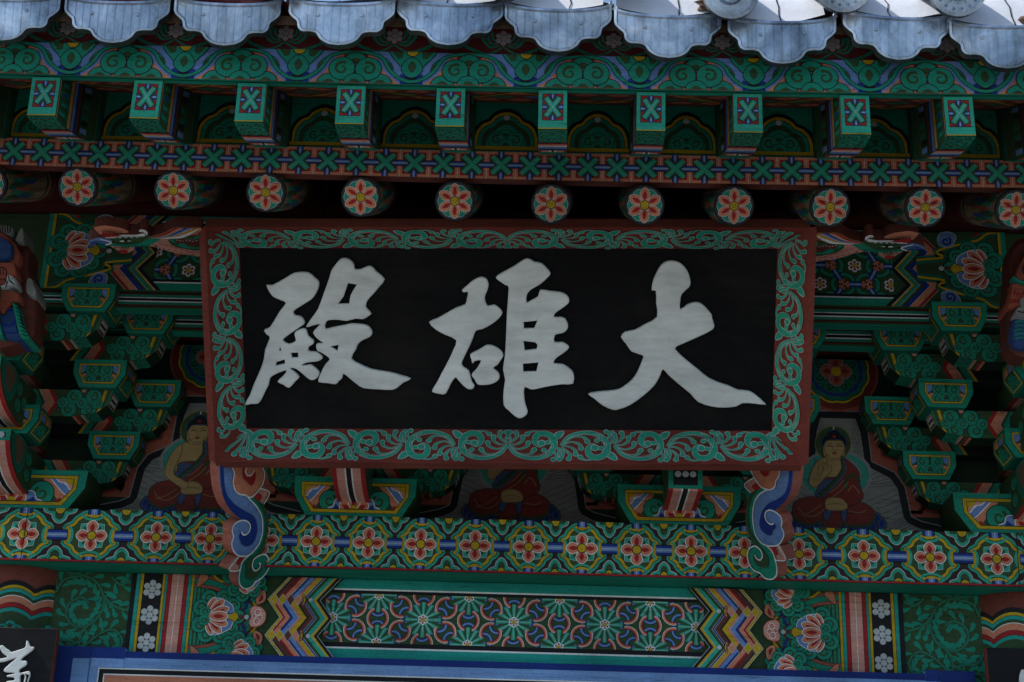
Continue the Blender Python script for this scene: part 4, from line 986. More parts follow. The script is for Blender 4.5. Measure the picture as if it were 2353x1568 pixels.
# ================================================================== outer beam board with hexagon lattice and lotus ends
Y2 = 5.03; F2 = front(Y2); zA, zB_ = 3.690, 3.975; HP = zB_ - zA
b = MB(); b.box(-2.3, 2.3, Y2, Y2 + .09, zA, zB_, 'd', .004)
crR = crop(3000, 700, 2.24)
xr = [-q[0] for q in F2.tr(crR([(1375, 745), (1340, 745), (1265, 745), (1210, 745), (1175, 745), (1130, 745), (1105, 745), (1060, 745)]))]
vz = lambda f: zB_ - HP * f
ymid = vz(.5)
p = P()
def half2(p, s):
    p.push(0, 0, s, 1)
    zig(p, 0, vz(1), vz(0), .055, xr, 'roBdgyk', 1, .35)
    xe = -F2.tr(crR([(2005, 745)]))[0][0]; xz = -F2.tr(crR([(2092, 745)]))[0][0]; xl = -F2.tr(crR([(1790, 790)]))[0][0]
    # cloud-edged lotus field
    p.rclip(min(s * xz, s * (xr[0] + .03)), max(s * xz, s * (xr[0] + .03)), zA, zB_)
    p.rect(xz, xr[0] - .055, zA, zB_, 'd')
    for sy in (-1, 1):
        q = [(xz + .05, ymid + sy * .14), (xz + .09, ymid + sy * .14), (xz + .15, ymid + sy * .06), (xz + .12, ymid + sy * .05)]; p.shape(q, 'o'); p.poly([(xz + .085, ymid + sy * .14), (xz + .1, ymid + sy * .14), (xz + .155, ymid + sy * .07), (xz + .145, ymid + sy * .06)], 'r')
    pr = [(-.06, 1.05), (.04, .98), (.08, .78), (.16, .62), (.22, .45), (.20, .3), (.30, .2), (.325, 0)]
    q = sm([(xz + .012 + a * 1.04, ymid + c * HP / 2) for a, c in pr] + [(xz + .012 + a * 1.04, ymid - c * HP / 2) for a, c in pr[::-1][1:]], 3, False)
    p.poly(q, 'd'); p.stroke(q, .028, 'gd'); p.stroke(q, .0115, 'k'); p.stroke(q, .0085, 'y')
    p.rect(xz, xz + .017, zA, zB_, 'g'); p.rect(xz + .017, xz + .026, zA, zB_, 'y'); p.rect(xz + .026, xz + .028, zA, zB_, 'k')
    for sy in (-1, 1):
        p.push(xl + .085, ymid + sy * .105, .04, .04 * sy); q = sm([(-.9, .5), (-.2, .9), (.6, .6), (.7, -.3), (.1, -.6), (-.5, -.4)], 3); p.shape(q, 'l', 'wb', .06); p.stroke(spiral_pts(.45, 1.2, 120, 12, 1, .2), .18, 'B'); p.pop(True)
    wavylotus(p, xl - .02, ymid, .075, -90)
    p.cl = []; p.pop(True)
half2(p, 1); p.L = 1; half2(p, -1); p.L = 1
cxx = xr[-1]
def e2(f):
    t = abs(f - .5) * 2; return cxx + (-.055 / .44 * t if t < .44 else -.055 + (t - .44) / .56 * .055 * 1.35)
zz = [0, .075, .092, .13, .85, .885, .902, 1.0]
for i, c_ in enumerate('gwkdkwg'):
    L_ = [(e2(zz[i] + (zz[i + 1] - zz[i]) * k / 8), vz(zz[i] + (zz[i + 1] - zz[i]) * k / 8)) for k in range(9)]; p.poly(L_ + [(-x, y) for x, y in L_[::-1]], c_); p.L -= 1
p.L += 1; p.rclip(cxx - .01, -cxx + .01, vz(.85), vz(.13))
R_ = .081; ctr = F2.tr(crR([(757, 760)]))[0]; cells = []
for k in range(-26, 8):
    for j in range(-2, 3):
        x, y = ctr[0] + k * 1.5 * R_, ctr[1] + (j + (.5 if k % 2 else 0)) * math.sqrt(3) * R_
        if cxx - .1 < x < -cxx + .1 and zA - .05 < y < zB_ + .05: cells.append((x, y))
L0 = p.L
for x, y in cells:
    p.L = L0
    for a in range(6):
        vx, vy = x + R_ * cos(a * pi / 3), y + R_ * sin(a * pi / 3); p.ring(vx, vy, R_ * .40, R_ * .56, 120 + a * 60, 240 + a * 60, 'g', 8); p.ring(vx, vy, R_ * .54, R_ * .57, 120 + a * 60, 240 + a * 60, 'k', 8); p.L -= 2
    p.L += 3
    for a in range(6):
        p.disc(x + R_ * .2 * cos(a * pi / 3 + pi / 6), y + R_ * .2 * sin(a * pi / 3 + pi / 6), R_ * .105, 'w', n=10); p.disc(x + R_ * .17 * cos(a * pi / 3 + pi / 6), y + R_ * .17 * sin(a * pi / 3 + pi / 6), R_ * .062, 'r', n=8); p.L -= 2
    p.L += 2; p.disc(x, y, R_ * .1, 'y')
    p.L = L0 + 8
    for a in range(3):
        p.push(x, y, 1, rot=a * 60 + 30); h_ = R_ * .866
        for c_, w_ in (('k', .135), ('B', .12), ('l', .055), ('wb', .008)): p.rect(h_ - R_ * w_, h_ + R_ * w_, -R_ * .34, R_ * .34, c_)
        p.pop()
    p.L = L0 + 14
    for a in (0, 3):
        vx, vy = x + R_ * cos(a * pi / 3), y + R_ * sin(a * pi / 3)
        for c_, w_, e in (('k', .15, .24), ('o', .13, .22), ('r', .06, .22), ('o', .03, .22), ('wb', .008, .22)):
            for t in range(3):
                p.push(vx, vy, 1, rot=t * 120 + (0 if a == 0 else 180) + 0); p.poly([(0, -R_ * w_), (R_ * e, -R_ * w_), (R_ * e, R_ * w_), (0, R_ * w_)], c_); p.pop()
            p.L += 1
p.cl = []
b.paint(p, F2, dh=.0001)
tag(b.build('outer_beam_board'), 'outer beam board with hexagon lattice and lotus flowers behind the name board top', 'board')
# rails with white and black stripes, red boards between planes
for Y, za, zb, lab in ((5.05, 3.630, 3.687, 'front striped green rail under the lotus beam board'), (5.24, 3.622, 3.684, 'rear striped green rail deep behind the front rail')):
    b = MB(); b.box(-2.2, 2.2, Y, Y + .06, za, zb, 'g', .003); p = P(); h = zb - za
    for f0, f1, c_ in ((0, .12, 'd'), (.12, .24, 'rk'), (.42, .5, 'w'), (.5, .66, 'k'), (.66, .72, 'w'), (.9, 1, 'rk')): p.rect(-2.19, 2.19, za + h * f0, za + h * f1, c_)
    b.paint(p, front(Y)); tag(b.build('bracket_rail'), lab, 'rail')
b = MB(); b.box(-2.2, 2.2, 5.125, 5.238, 3.690, 3.704, 'rk', .002); b.box(-2.2, 2.2, 5.302, 5.60, 3.690, 3.704, 'rk', .002); tag(b.build('ceiling_boards'), None, None, kind='structure')
# ================================================================== painted wall panels with seated figures
YWL = 5.50; FWL = front(YWL); XC = 1.156
cr7 = crop(3000, 1350, 2.24); cr8 = crop(3000, 1966, 2.24)
def rel(pts): return [(u - XC, v) for u, v in FWL.tr(pts)]
sideb = rel(cr7([(745, 615), (838, 765), (875, 1035), (1085, 1140), (1160, 1245), (1215, 1500)])) + rel(cr8([(1238, 150), (1330, 195), (1600, 262)]))
sideb = [(max(x, .07), y) for x, y in sideb]
def off(pts, d):                                          # push the profile outwards
    out = []
    for i in range(len(pts)):
        a, c = pts[max(i - 1, 0)], pts[min(i + 1, len(pts) - 1)]; dx, dy = c[0] - a[0], c[1] - a[1]; l = math.hypot(dx, dy)
        if i == 0: out.append((pts[0][0] + d * .55, pts[0][1] + d))
        else: out.append((pts[i][0] - dy / l * d, pts[i][1] + dx / l * d))
    return out
FIG = [  # (outline in crop 7, colour, line)
    (circ(590, 1140, 325, 225, 28), 'wb2'), (circ(590, 1140, 295, 205, 28), 'tl'), (circ(590, 1150, 225, 190, 24), 'gw'),
    (circ(568, 862, 160, 155, 28), 'yd'), (circ(568, 862, 153, 148, 28), 'd'),
]
C['cr2'] = C['cr']; C['wb2'] = (.22, .23, .22); C['tl'] = (.04, .26, .20); C['yd'] = (.2, .15, .03); C['rb'] = (.17, .03, .022); C['bd'] = (.05, .08, .16)
def figure(p, T, pose):
    sp = lambda pts, col, line='k', w=.0022: p.shape(sm(T(pts), 3), col, line, w)
    for pts, c_ in FIG: p.poly(T(pts), c_)
    p.stroke(T([(572, 712), (572, 745)]), .005, 'wb')
    # lotus seat
    for row in (0, 1):
        for k in range(-5, 6):
            x = 575 + k * 76 + row * 38; y = 1600 + row * 40 - abs(k) ** 2 * 3.2
            sp([(x, y + 70), (x - 46, y + 10), (x - 20, y - 40), (x, y - 58), (x + 20, y - 40), (x + 46, y + 10)], 'bd', 'k', .002); p.poly(sm(T([(x, y + 40), (x - 22, y), (x, y - 35), (x + 22, y)]), 2), 'B')
            p.L -= 3
        p.L += 3
    # legs and robe
    sp([(215, 1440), (240, 1370), (330, 1330), (470, 1335), (560, 1380), (600, 1440), (540, 1500), (400, 1560), (280, 1560), (220, 1510)], 'rb')
    sp([(560, 1440), (640, 1360), (800, 1370), (900, 1420), (940, 1490), (900, 1570), (780, 1590), (640, 1560), (560, 1520)], 'rb')
    p.stroke(sm(T([(225, 1500), (320, 1570), (440, 1550), (540, 1500), (600, 1440)]), 4, False), .009, 'd')
    p.stroke(sm(T([(560, 1510), (660, 1570), (800, 1585), (900, 1560), (935, 1490)]), 4, False), .009, 'd')
    sp([(470, 1560), (560, 1440), (660, 1560), (560, 1640)], 'rb'); p.stroke(T([(480, 1560), (560, 1625), (650, 1560)]), .006, 'd')
    sp([(500, 1440), (560, 1440), (520, 1540), (480, 1500)], 'bd'); sp([(640, 1450), (690, 1450), (670, 1560), (640, 1520)], 'bd')
    # torso
    sp([(500, 985), (650, 985), (690, 1060), (700, 1160), (640, 1230), (480, 1230), (420, 1240), (400, 1160), (420, 1060), (450, 1005)], 'sk', 'skd')
    sp([(640, 985), (720, 1030), (790, 1110), (800, 1220), (830, 1340), (700, 1410), (520, 1390), (480, 1340), (560, 1240), (650, 1140), (670, 1060)], 'rb')
    sp([(450, 1170), (610, 1160), (560, 1215), (480, 1330), (410, 1310), (440, 1240)], 'bd'); p.stroke(sm(T([(490, 1162), (560, 1172), (610, 1160)]), 3, False), .006, 'rb')
    p.stroke(sm(T([(640, 965), (660, 1080), (590, 1190), (450, 1320)]), 5, False), .018, 'k'); p.stroke(sm(T([(640, 965), (660, 1080), (590, 1190), (450, 1320)]), 5, False), .013, 'd'); p.stroke(sm(T([(655, 985), (676, 1090), (605, 1205), (470, 1330)]), 5, False), .006, 'bd')
    p.stroke(T([(670, 1260), (690, 1170), (750, 1130), (800, 1200)]), .012, 'd'); p.stroke(sm(T([(700, 1280), (740, 1230), (800, 1300)]), 3, False), .0022, 'sk')
    for q in ([(260, 1420), (330, 1480), (460, 1400)], [(280, 1480), (400, 1500), (500, 1430)], [(700, 1450), (800, 1470), (860, 1440)], [(560, 1330), (640, 1270), (700, 1200)], [(540, 1290), (600, 1250), (660, 1180)]): p.stroke(sm(T(q), 4, False), .0018, 'sk')
    # hands and arms
    sp([(500, 1360), (560, 1335), (640, 1345), (690, 1395), (680, 1440), (600, 1450), (510, 1440)], 'sk', 'skd'); p.stroke(T([(520, 1395), (600, 1385), (660, 1400)]), .0018, 'skd')
    if pose == 0:
        sp([(440, 1010), (400, 1060), (365, 1150), (358, 1210), (400, 1248), (440, 1225), (520, 1140), (555, 1100), (550, 1060), (520, 1050), (515, 1015), (498, 1050), (480, 1020), (470, 1060), (480, 1100), (430, 1150), (440, 1080)], 'sk', 'skd')
        for q in ([(500, 1055), (505, 1090)], [(520, 1055), (520, 1085)], [(480, 1060), (490, 1095)]): p.stroke(T(q), .0016, 'skd')
    else:
        sp([(450, 1005), (390, 1050), (350, 1130), (330, 1220), (345, 1290), (430, 1350), (510, 1400), (550, 1400), (560, 1360), (520, 1330), (440, 1290), (410, 1250), (425, 1180), (450, 1100)], 'sk', 'skd')
    sp([(520, 960), (622, 960), (630, 1000), (570, 1012), (510, 1000)], 'sk', 'skd')
    # head
    for s in (-1, 1): sp([(575 + s * 78, 850), (575 + s * 96, 880), (575 + s * 90, 965), (575 + s * 72, 975), (575 + s * 74, 900)], 'sk', 'skd')
    sp([(470, 850), (480, 810), (515, 785), (530, 762), (575, 745), (620, 762), (635, 785), (668, 808), (682, 850), (672, 890), (640, 840), (575, 830), (510, 840), (480, 890)], 'k', 'bl')
    sp([(490, 880), (515, 842), (575, 838), (640, 842), (662, 880), (655, 945), (620, 985), (578, 995), (535, 985), (500, 945)], 'sk', 'skd')
    for s in (-1, 1):
        p.stroke(sm(T([(577 + s * 18, 872), (577 + s * 45, 860), (577 + s * 72, 872)]), 3, False), .0022, 'skd'); p.stroke(sm(T([(577 + s * 20, 890), (577 + s * 45, 882), (577 + s * 68, 890)]), 3, False), .003, 'k')
    p.stroke(T([(570, 875), (564, 920), (577, 928), (590, 920)]), .0018, 'skd'); p.poly(sm(T([(552, 948), (577, 940), (602, 948), (577, 960)]), 2), 'r'); p.disc(*T([(575, 805)])[0], .006, 'r')
bays = [(-XC, 'left', 1), (0.0, 'middle', 0), (XC, 'right', 0)]
for xc, nm, pose in bays:
    b = MB(); hw = .57 if xc else .53; b.box(xc - hw, xc + hw, YWL, YWL + .06, 2.9725, 3.668, 'dd', .003)
    p = P(); p.rclip(xc - hw, xc + hw, 2.973, 3.667); p.push(xc, 0, 1)
    full = lambda d: (lambda q: q + [(-x, y) for x, y in q[::-1]])(off(sideb, d))
    for d, c_ in ((.068, 'k'), (.066, 'rb'), (.056, 'cr2'), (.018, 'wb2'), (.014, 'k'), (-.012, 'gw')): p.poly(full(d), c_)
    # ray lines on the pale field
    q0 = off(sideb, -.014); p.L += 1
    for i in range(len(q0) - 1):
        (xa, ya), (xb, yb) = q0[i], q0[i + 1]; n_ = max(3, int(math.hypot(xb - xa, yb - ya) / .020))
        for k in range(n_):
            t = k / n_; x, y = xa + (xb - xa) * t, ya + (yb - ya) * t; dx, dy = (x - 0, y - 3.17); l = math.hypot(dx, dy) or 1; ln = min(.11, l * .55) if i > 2 else .075
            for s in (-1, 1): p.stroke([(s * x, y), (s * (x - dx / l * ln), y - (dy / l * ln if i < 4 else .05))], .0014, 'k'); p.L -= 1
    p.L += 1
    pf = P(); pf.rclip(xc - hw, xc + hw, 2.973, 3.667); pf.push(xc, 0, 1); pf.L = 40; figure(pf, lambda pts: rel(cr7(pts)), pose)
    # round flower medallion above
    mc = (0, FWL.tr(cr7([(570, 230)]))[0][1])
    pw = p; p = P(); p.rclip(xc - hw, xc + hw, 2.973, 3.667); p.push(xc, 0, 1); p.L = 12; p.push(0, mc[1], .125); p.disc(0, 0, 1.25, 'cr2', n=30); p.disc(0, 0, 1.18, 'rb', n=30)
    lob = lambda r, n=12: [(r * (1 + .045 * abs(sin(n * a / 2))) * cos(a), r * (1 + .045 * abs(sin(n * a / 2))) * sin(a)) for a in [2 * pi * k / 72 for k in range(72)]]
    for r, c_ in ((.98, 'k'), (.96, 'y'), (.90, 'k'), (.88, 'gd'), (.76, 'B'), (.66, 'gd')): p.poly(lob(r), c_)
    for k in range(8): curl(p, .5 * cos(k * pi / 4 + .39), .5 * sin(k * pi / 4 + .39), .2, 1, k * 45, 'gd', 'dd')
    for k in range(4): p.push(0, 0, 1, rot=90 * k); petal(p, .46, .22, 'cr2', 'wb2', .02, 'rb'); p.pop(True)
    p.disc(0, 0, .15, 'y'); p.pop(True)
    b.paint(pw, FWL, dh=.00008)
    wo = b.build('painted_wall_panel'); MB().paint(pf, FWL, dh=.00008).build('painted_figure', wo); MB().paint(p, FWL, dh=.00008).build('painted_medallion', wo)
    tag(wo, {'left': 'painted panel of a bare-shouldered seated figure on the left, partly behind the name board', 'middle': 'painted panel of a seated figure in the middle, mostly hidden behind the name board', 'right': 'painted panel of a seated figure raising one hand, right of the name board'}[nm], 'wall panel', 'painted panels between the brackets')
# ================================================================== bracket sets
def soro_mesh(hw, h, dep):                                # bearing block, origin bottom centre of its front plane
    b = MB(); f = front(0); lo = .60
    out = [(-hw * .70, 0), (hw * .70, 0), (hw, h * .5), (hw, h), (-hw, h), (-hw, h * .5)]
    A = [f(u, v, 0) for u, v in out]
    outb = [(u, v) for u, v in out]; B_ = [Vector((u, dep, v)) for u, v in outb]
    ins = [Vector((u * .985, .0, v)) for u, v in out]
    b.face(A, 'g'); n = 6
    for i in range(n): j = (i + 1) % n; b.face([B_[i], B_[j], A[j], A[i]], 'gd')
    p = P(); k = .80
    q = [(-hw * .56, h * .13), (hw * .56, h * .13), (hw * .80, h * .52), (hw * .80, h * .86), (-hw * .80, h * .86), (-hw * .80, h * .52)]
    p.poly(q, 'k'); q2 = [(x * .975, h * .49 + (y - h * .49) * .96) for x, y in q]; p.poly(q2, 'y'); q3 = [(x * .9, h * .49 + (y - h * .49) * .82) for x, y in q]; p.poly(q3, 'k'); q4 = [(x * .885, h * .49 + (y - h * .49) * .79) for x, y in q]; p.poly(q4, 'd'); p.pclip(q4)
    for s in (-1, 1): p.poly([(s * hw * .75, h * .85), (s * hw * .5, h * .85), (s * hw * .5, h * .62), (s * hw * .75, h * .45)], 'l'); p.poly([(s * hw * .45, h * .9), (s * hw * .12, h * .9), (s * hw * .12, h * .6), (s * hw * .45, h * .6)], 'o'); p.poly([(s * hw * .7, h * .45), (s * hw * .45, h * .5), (s * hw * .45, h * .2), (s * hw * .55, h * .2)], 'o')
    for x, y, r, sg in ((-.27, .62, .24, 1), (.27, .62, .24, -1), (-.32, .27, .24, 1), (.32, .27, .24, -1)): curl(p, x * hw, y * h, r * hw, sg, 90)
    fan(p, 0, .72 * h, .16 * hw); fan(p, 0, .36 * h, .17 * hw); fan(p, 0, .12 * h, .17 * hw)
    b.paint(p, f, dh=.0001)
    for s in (-1, 1):                                     # right/left cheeks carry a narrower panel
        p = P(); w = dep; q = [(w * .2, h * .16), (w * .8, h * .16), (w * .8, h * .3), (w * .2, h * .3)]
        sl = Fr((s * hw * .70, 0, 0), (0, 1, 0), (s * hw * .30, 0, h * .5), (s * h * .5, 0, -hw * .30)); L_ = math.hypot(hw * .3, h * .5)
        p.rect(.12 * w, .88 * w, L_ * .16, L_ * .98, 'y'); p.rect(.17 * w, .83 * w, L_ * .22, L_ * .98, 'd'); p.rclip(.17 * w, .83 * w, L_ * .22, L_ * .98)
        for x, y in ((.35, .45), (.65, .45), (.5, .75)): curl(p, x * w, y * L_, .15 * w, 1, 90)
        b.paint(p, sl, dh=.0001)
        sv = Fr((s * hw, 0, h * .5), (0, 1, 0), (0, 0, 1), (s, 0, 0)); p = P(); p.rect(.12 * w, .88 * w, 0, h * .36, 'y'); p.rect(.17 * w, .83 * w, 0, h * .32, 'd'); p.rect(.2 * w, .5 * w, h * .06, h * .28, 'l'); p.rect(.55 * w, .8 * w, h * .06, h * .28, 'o'); b.paint(p, sv, dh=.0001)
    return b
def arm_x(L_, h, dep, zc=0):                              # arm parallel to the wall; origin bottom centre of front face
    b = MB(); f = front(0)
    out = [(-L_ + .13, 0), (L_ - .13, 0), (L_ - .045, h * .16), (L_ - .012, h * .45), (L_ + .004, h), (-L_ - .004, h), (-L_ + .012, h * .45), (-L_ + .045, h * .16)]
    b.prism(f, out, -dep, 0, 'd', 'dd')
    p = P(); p.pclip(out)
    for s in (-1, 1):
        p.push(0, 0, s, 1)
        xs = [.0, .045, .062, .072, .085, .10, .125]
        p.poly([(-.005, 0), (L_ + .01, 0), (L_ + .01, h), (-.005, h)], 'd')
        pr = [(0, -.01), (.5, .018), (1, -.01)]
        base = max(.06, L_ - .27)
        for (x0, x1, c_) in ((-.01, base - .035, 'k'), (base - .035, base - .024, 'y'), (base - .024, base, 'g'), (base, base + .012, 'd'), (base + .012, base + .045, 'o'), (base + .045, base + .06, 'r')):
            p.poly([(x0 + o, t * h) for t, o in pr] + [(x1 + o, t * h) for t, o in pr[::-1]], c_); p.L -= 1
        p.L += 1
        p.stroke([(base + .012 + o, t * h) for t, o in pr], .002, 'wb')
        p.poly([(L_ - .028, 0), (L_ + .01, 0), (L_ + .01, h), (L_ + .0, h)], 'g'); p.poly([(L_ - .05, 0), (L_ - .038, 0), (L_ - .016, h), (L_ - .026, h)], 'y')
        for x, y, r, sg in ((-.145, .25, .27, 1), (-.075, .25, .27, -1), (-.13, .74, .28, 1), (-.062, .74, .28, -1), (-.168, .5, .2, 1), (-.1, .5, .2, 1), (-.045, .48, .18, -1)): curl(p, L_ + x, y * h, r * h, sg, 100)
        p.poly([(L_ - .108, h), (L_ - .09, h), (L_ - .094, h * .9), (L_ - .104, h * .9)], 'p')
        p.pop(); 
    p.cl = []; b.paint(p, f, dh=.0001)
    for s in (-1, 1):                                     # sloping end with white dots on black
        a, c = Vector((s * (L_ - .012), 0, h * .45)), Vector((s * (L_ + .004), 0, h)); sv = Fr(a, (0, 1, 0), c - a, (s, 0, -.02)); l_ = (c - a).length
        p = P(); p.rect(0, dep, 0, l_, 'g'); p.rect(.008, dep - .008, .002, l_ - .008, 'o'); p.rect(.015, dep - .015, .005, l_ - .014, 'k')
        for i in range(4):
            for j in range(2): p.disc(.022 + i * (dep - .044) / 3, l_ * (.3 + .35 * j), .0065, 'w', n=8); p.L -= 1
        b.paint(p, sv, dh=.0001)
        a, c = Vector((s * (L_ - .13), 0, 0)), Vector((s * (L_ - .045), 0, h * .16)); sv = Fr(a, (0, 1, 0), c - a, (s * .17, 0, -1)); l_ = (c - a).length
        p = P(); p.rect(0, dep, 0, l_, 'g'); p.rclip(0, dep, 0, l_)
        for i, c_ in enumerate('ordpgd'): p.rect(0, dep, l_ * i / 9, l_ * (i + .9) / 9, c_)
        for x in (.25, .7): curl(p, x * dep, l_ * .78, .02, 1, 90)
        b.paint(p, sv, dh=.0001)
    return b
def arm_y(hw, z0, yf, yb, h, style):                      # projecting arm, world z/y, local x; striped belly
    b = MB()
    if style == 'block': prof = [(yb, z0), (yf + .004, z0), (yf, z0 + .006), (yf, z0 + h), (yb, z0 + h)]
    else: prof = [(yb, z0), (yf + .24, z0), (yf + .17, z0 + .006), (yf + .11, z0 + .022), (yf + .06, z0 + .048), (yf + .025, z0 + .078), (yf, z0 + .115), (yf, z0 + h), (yb, z0 + h)]
    for s in (-1, 1): b.face([(s * hw, y, z) for y, z in prof], 'd')
    n = len(prof); stripes = ((-1, -.72, 'r'), (-.72, -.24, 'p'), (-.24, -.15, 'w'), (-.15, .15, 'k'), (.15, .24, 'w'), (.24, .72, 'p'), (.72, 1, 'r'))
    nb = n - 3 if style != 'block' else 1
    for i in range(n):
        (ya, za), (yc, zc) = prof[i], prof[(i + 1) % n]
        if i < nb + (1 if style == 'block' else 0):
            for a, c, col in stripes: b.face([(a * hw, ya, za), (a * hw, yc, zc), (c * hw, yc, zc), (c * hw, ya, za)], col)
        else: b.face([(-hw, ya, za), (-hw, yc, zc), (hw, yc, zc), (hw, ya, za)], 'g')
    f = front(yf); p = P(); zt = z0 + h; zl = z0 + (.115 if style != 'block' else .006)
    p.rect(-hw, hw, zl, zt, 'g'); p.rect(-hw * .72, hw * .72, zl + .012, zt - .012, 'k'); rows = 2 if zt - zl > .045 else 1
    for i in range(3):
        for j in range(rows): p.disc((i - 1) * hw * .44, zl + (zt - zl) * ((j + 1) / (rows + 1)), min(.011, hw * .2), 'wb', n=10); p.L -= 1
    b.paint(p, f, dh=.0001)
    for s in (-1, 1):                                     # sides: green scrolls, bare wood hollow near the tip
        sv = lambda u, v, h_=0: Vector((s * (hw + h_), u, v)); p = P()
        if style != 'block':
            q = sm([(yf + .03, z0 + h * .98), (yf + .17, z0 + h * .98), (yf + .165, z0 + h * .55), (yf + .12, z0 + .04), (yf + .075, z0 + .06), (yf + .035, z0 + h * .6)], 3)
            p.shape(q, 'gd', 'd', .004); p.stroke(q, .004, 'g', True)
            p.poly(sm([(yf + .05, z0 + h * .96), (yf + .15, z0 + h * .96), (yf + .14, z0 + h * .6), (yf + .105, z0 + .065), (yf + .07, z0 + h * .6)], 3), 'wd')
        for yy, zz_ in ((yf + .21, .35), (yf + .21, .72), (yf + .27, .5)):
            q = [(yy + a, z0 + zz_ * h + c) for a, c in circ(0, 0, .03, .024, 12)]; p.shape(q, 'g', 'd', .004); p.stroke([(yy + a, z0 + zz_ * h + c) for a, c in spiral_pts(.018, 1.1, 90, 8, 1, .2)], .005, 'd')
        b.paintf(p, sv, dh=.0001)
    return b
def judu_mesh(hw, h, dep):
    b = MB(); f = front(0); out = [(-hw * .78, 0), (hw * .78, 0), (hw * .985, h * .55), (hw, h), (-hw, h), (-hw * .985, h * .55)]
    b.prism(f, out, -dep, 0, 'g', 'd')
    q = lambda k, e: [(-hw * .70 * k, h * (.08 + e)), (hw * .70 * k, h * (.08 + e)), (hw * .875 * k, h * .52), (hw * .885 * k, h * (.87 - e)), (-hw * .885 * k, h * (.87 - e)), (-hw * .875 * k, h * .52)]
    p = P(); p.poly(q(1, 0), 'k'); p.poly(q(.99, .012), 'y'); p.poly(q(.935, .085), 'k'); q4 = q(.925, .10); p.poly(q4, 'd'); p.pclip(q4)
    for s in (-1, 1):
        p.push(0, 0, s, 1)
        p.poly([(hw * .9, h * .9), (hw * .35, h * .9), (hw * .5, h * .5), (hw * .75, 0), (hw * .9, 0)], 'o')
        p.shape(sm([(hw * .3, h * .82), (hw * .45, h * .84), (hw * .56, h * .66), (hw * .70, h * .40), (hw * .84, h * .26), (hw * .9, h * .45), (hw * .72, h * .62), (hw * .6, h * .86), (hw * .4, h * .95), (hw * .3, h * .95)], 3), 'l', 'w', .003)
        p.poly([(hw * .78, h * .42), (hw * .9, h * .30), (hw * .9, h * .5)], 'B')
        p.shape(sm([(hw * .56, h * .9), (hw * .62, h * .7), (hw * .72, h * .66), (hw * .78, h * .5), (hw * .9, h * .5), (hw * .9, h * .9)], 3), 'p', 'w', .003); p.poly([(hw * .68, h * .82), (hw * .82, h * .82), (hw * .82, h * .6)], 'r')
        p.poly(arc(hw * .82, h * .8, hw * .12, h * .17, 90, 270, 8) + [(hw * .9, h * .63), (hw * .9, h)], 'y')
        p.poly([(hw * .55, h * .1), (hw * .72, h * .1), (hw * .66, h * .3)], 'r')
        p.pop(True)
    for s in (-1, 1): curl(p, s * hw * .40, h * .38, hw * .17, s, 90 + s * 30, 'g')
    for s in (-1, 1):
        p.shape(sm([(s * hw * .08, h * .18), (s * hw * .16, h * .42), (s * hw * .3, h * .42), (s * hw * .34, h * .25), (s * hw * .42, h * .18), (s * hw * .3, h * .1)], 3), 'l', 'w', .003); p.poly([(s * hw * .2, h * .16), (s * hw * .3, h * .3), (s * hw * .34, h * .16)], 'B')
    p.shape(sm([(-hw * .2, h * .72), (-hw * .1, h * .78), (hw * .1, h * .78), (hw * .2, h * .72), (hw * .18, h * .55), (0, h * .48), (-hw * .18, h * .55)], 3), 'l', 'w', .003); p.poly(sm([(-hw * .1, h * .66), (0, h * .74), (hw * .1, h * .66), (0, h * .58)], 2), 'B')
    for a in (-58, 58, 0): p.push(0, h * .10, 1, rot=a); petal(p, h * .42, h * .15, 'o', 'w', .003, 'r'); p.pop(True)
    p.poly(arc(0, h * .14, hw * .07, h * .14, 0, 180, 8), 'y')
    b.paint(p, f, dh=.0001)
    return b
ZS = [3.188, 3.388, 3.594]; HS, HA = .104, .098
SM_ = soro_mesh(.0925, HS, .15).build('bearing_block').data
def inst(name, me, root, loc):
    o = bpy.data.objects.new(name, me); S.collection.objects.link(o); o.parent = root; o.location = Vector(loc) - Vector(root.location); return o
bpy.data.objects.remove(bpy.data.objects['bearing_block'])
AX = {}
for L_ in (.345, .47, .32, .468, .31): AX[L_] = arm_x(L_, HA if L_ not in (.345,) else .09, .09).build('cross_arm').data; bpy.data.objects.remove(bpy.data.objects['cross_arm'])
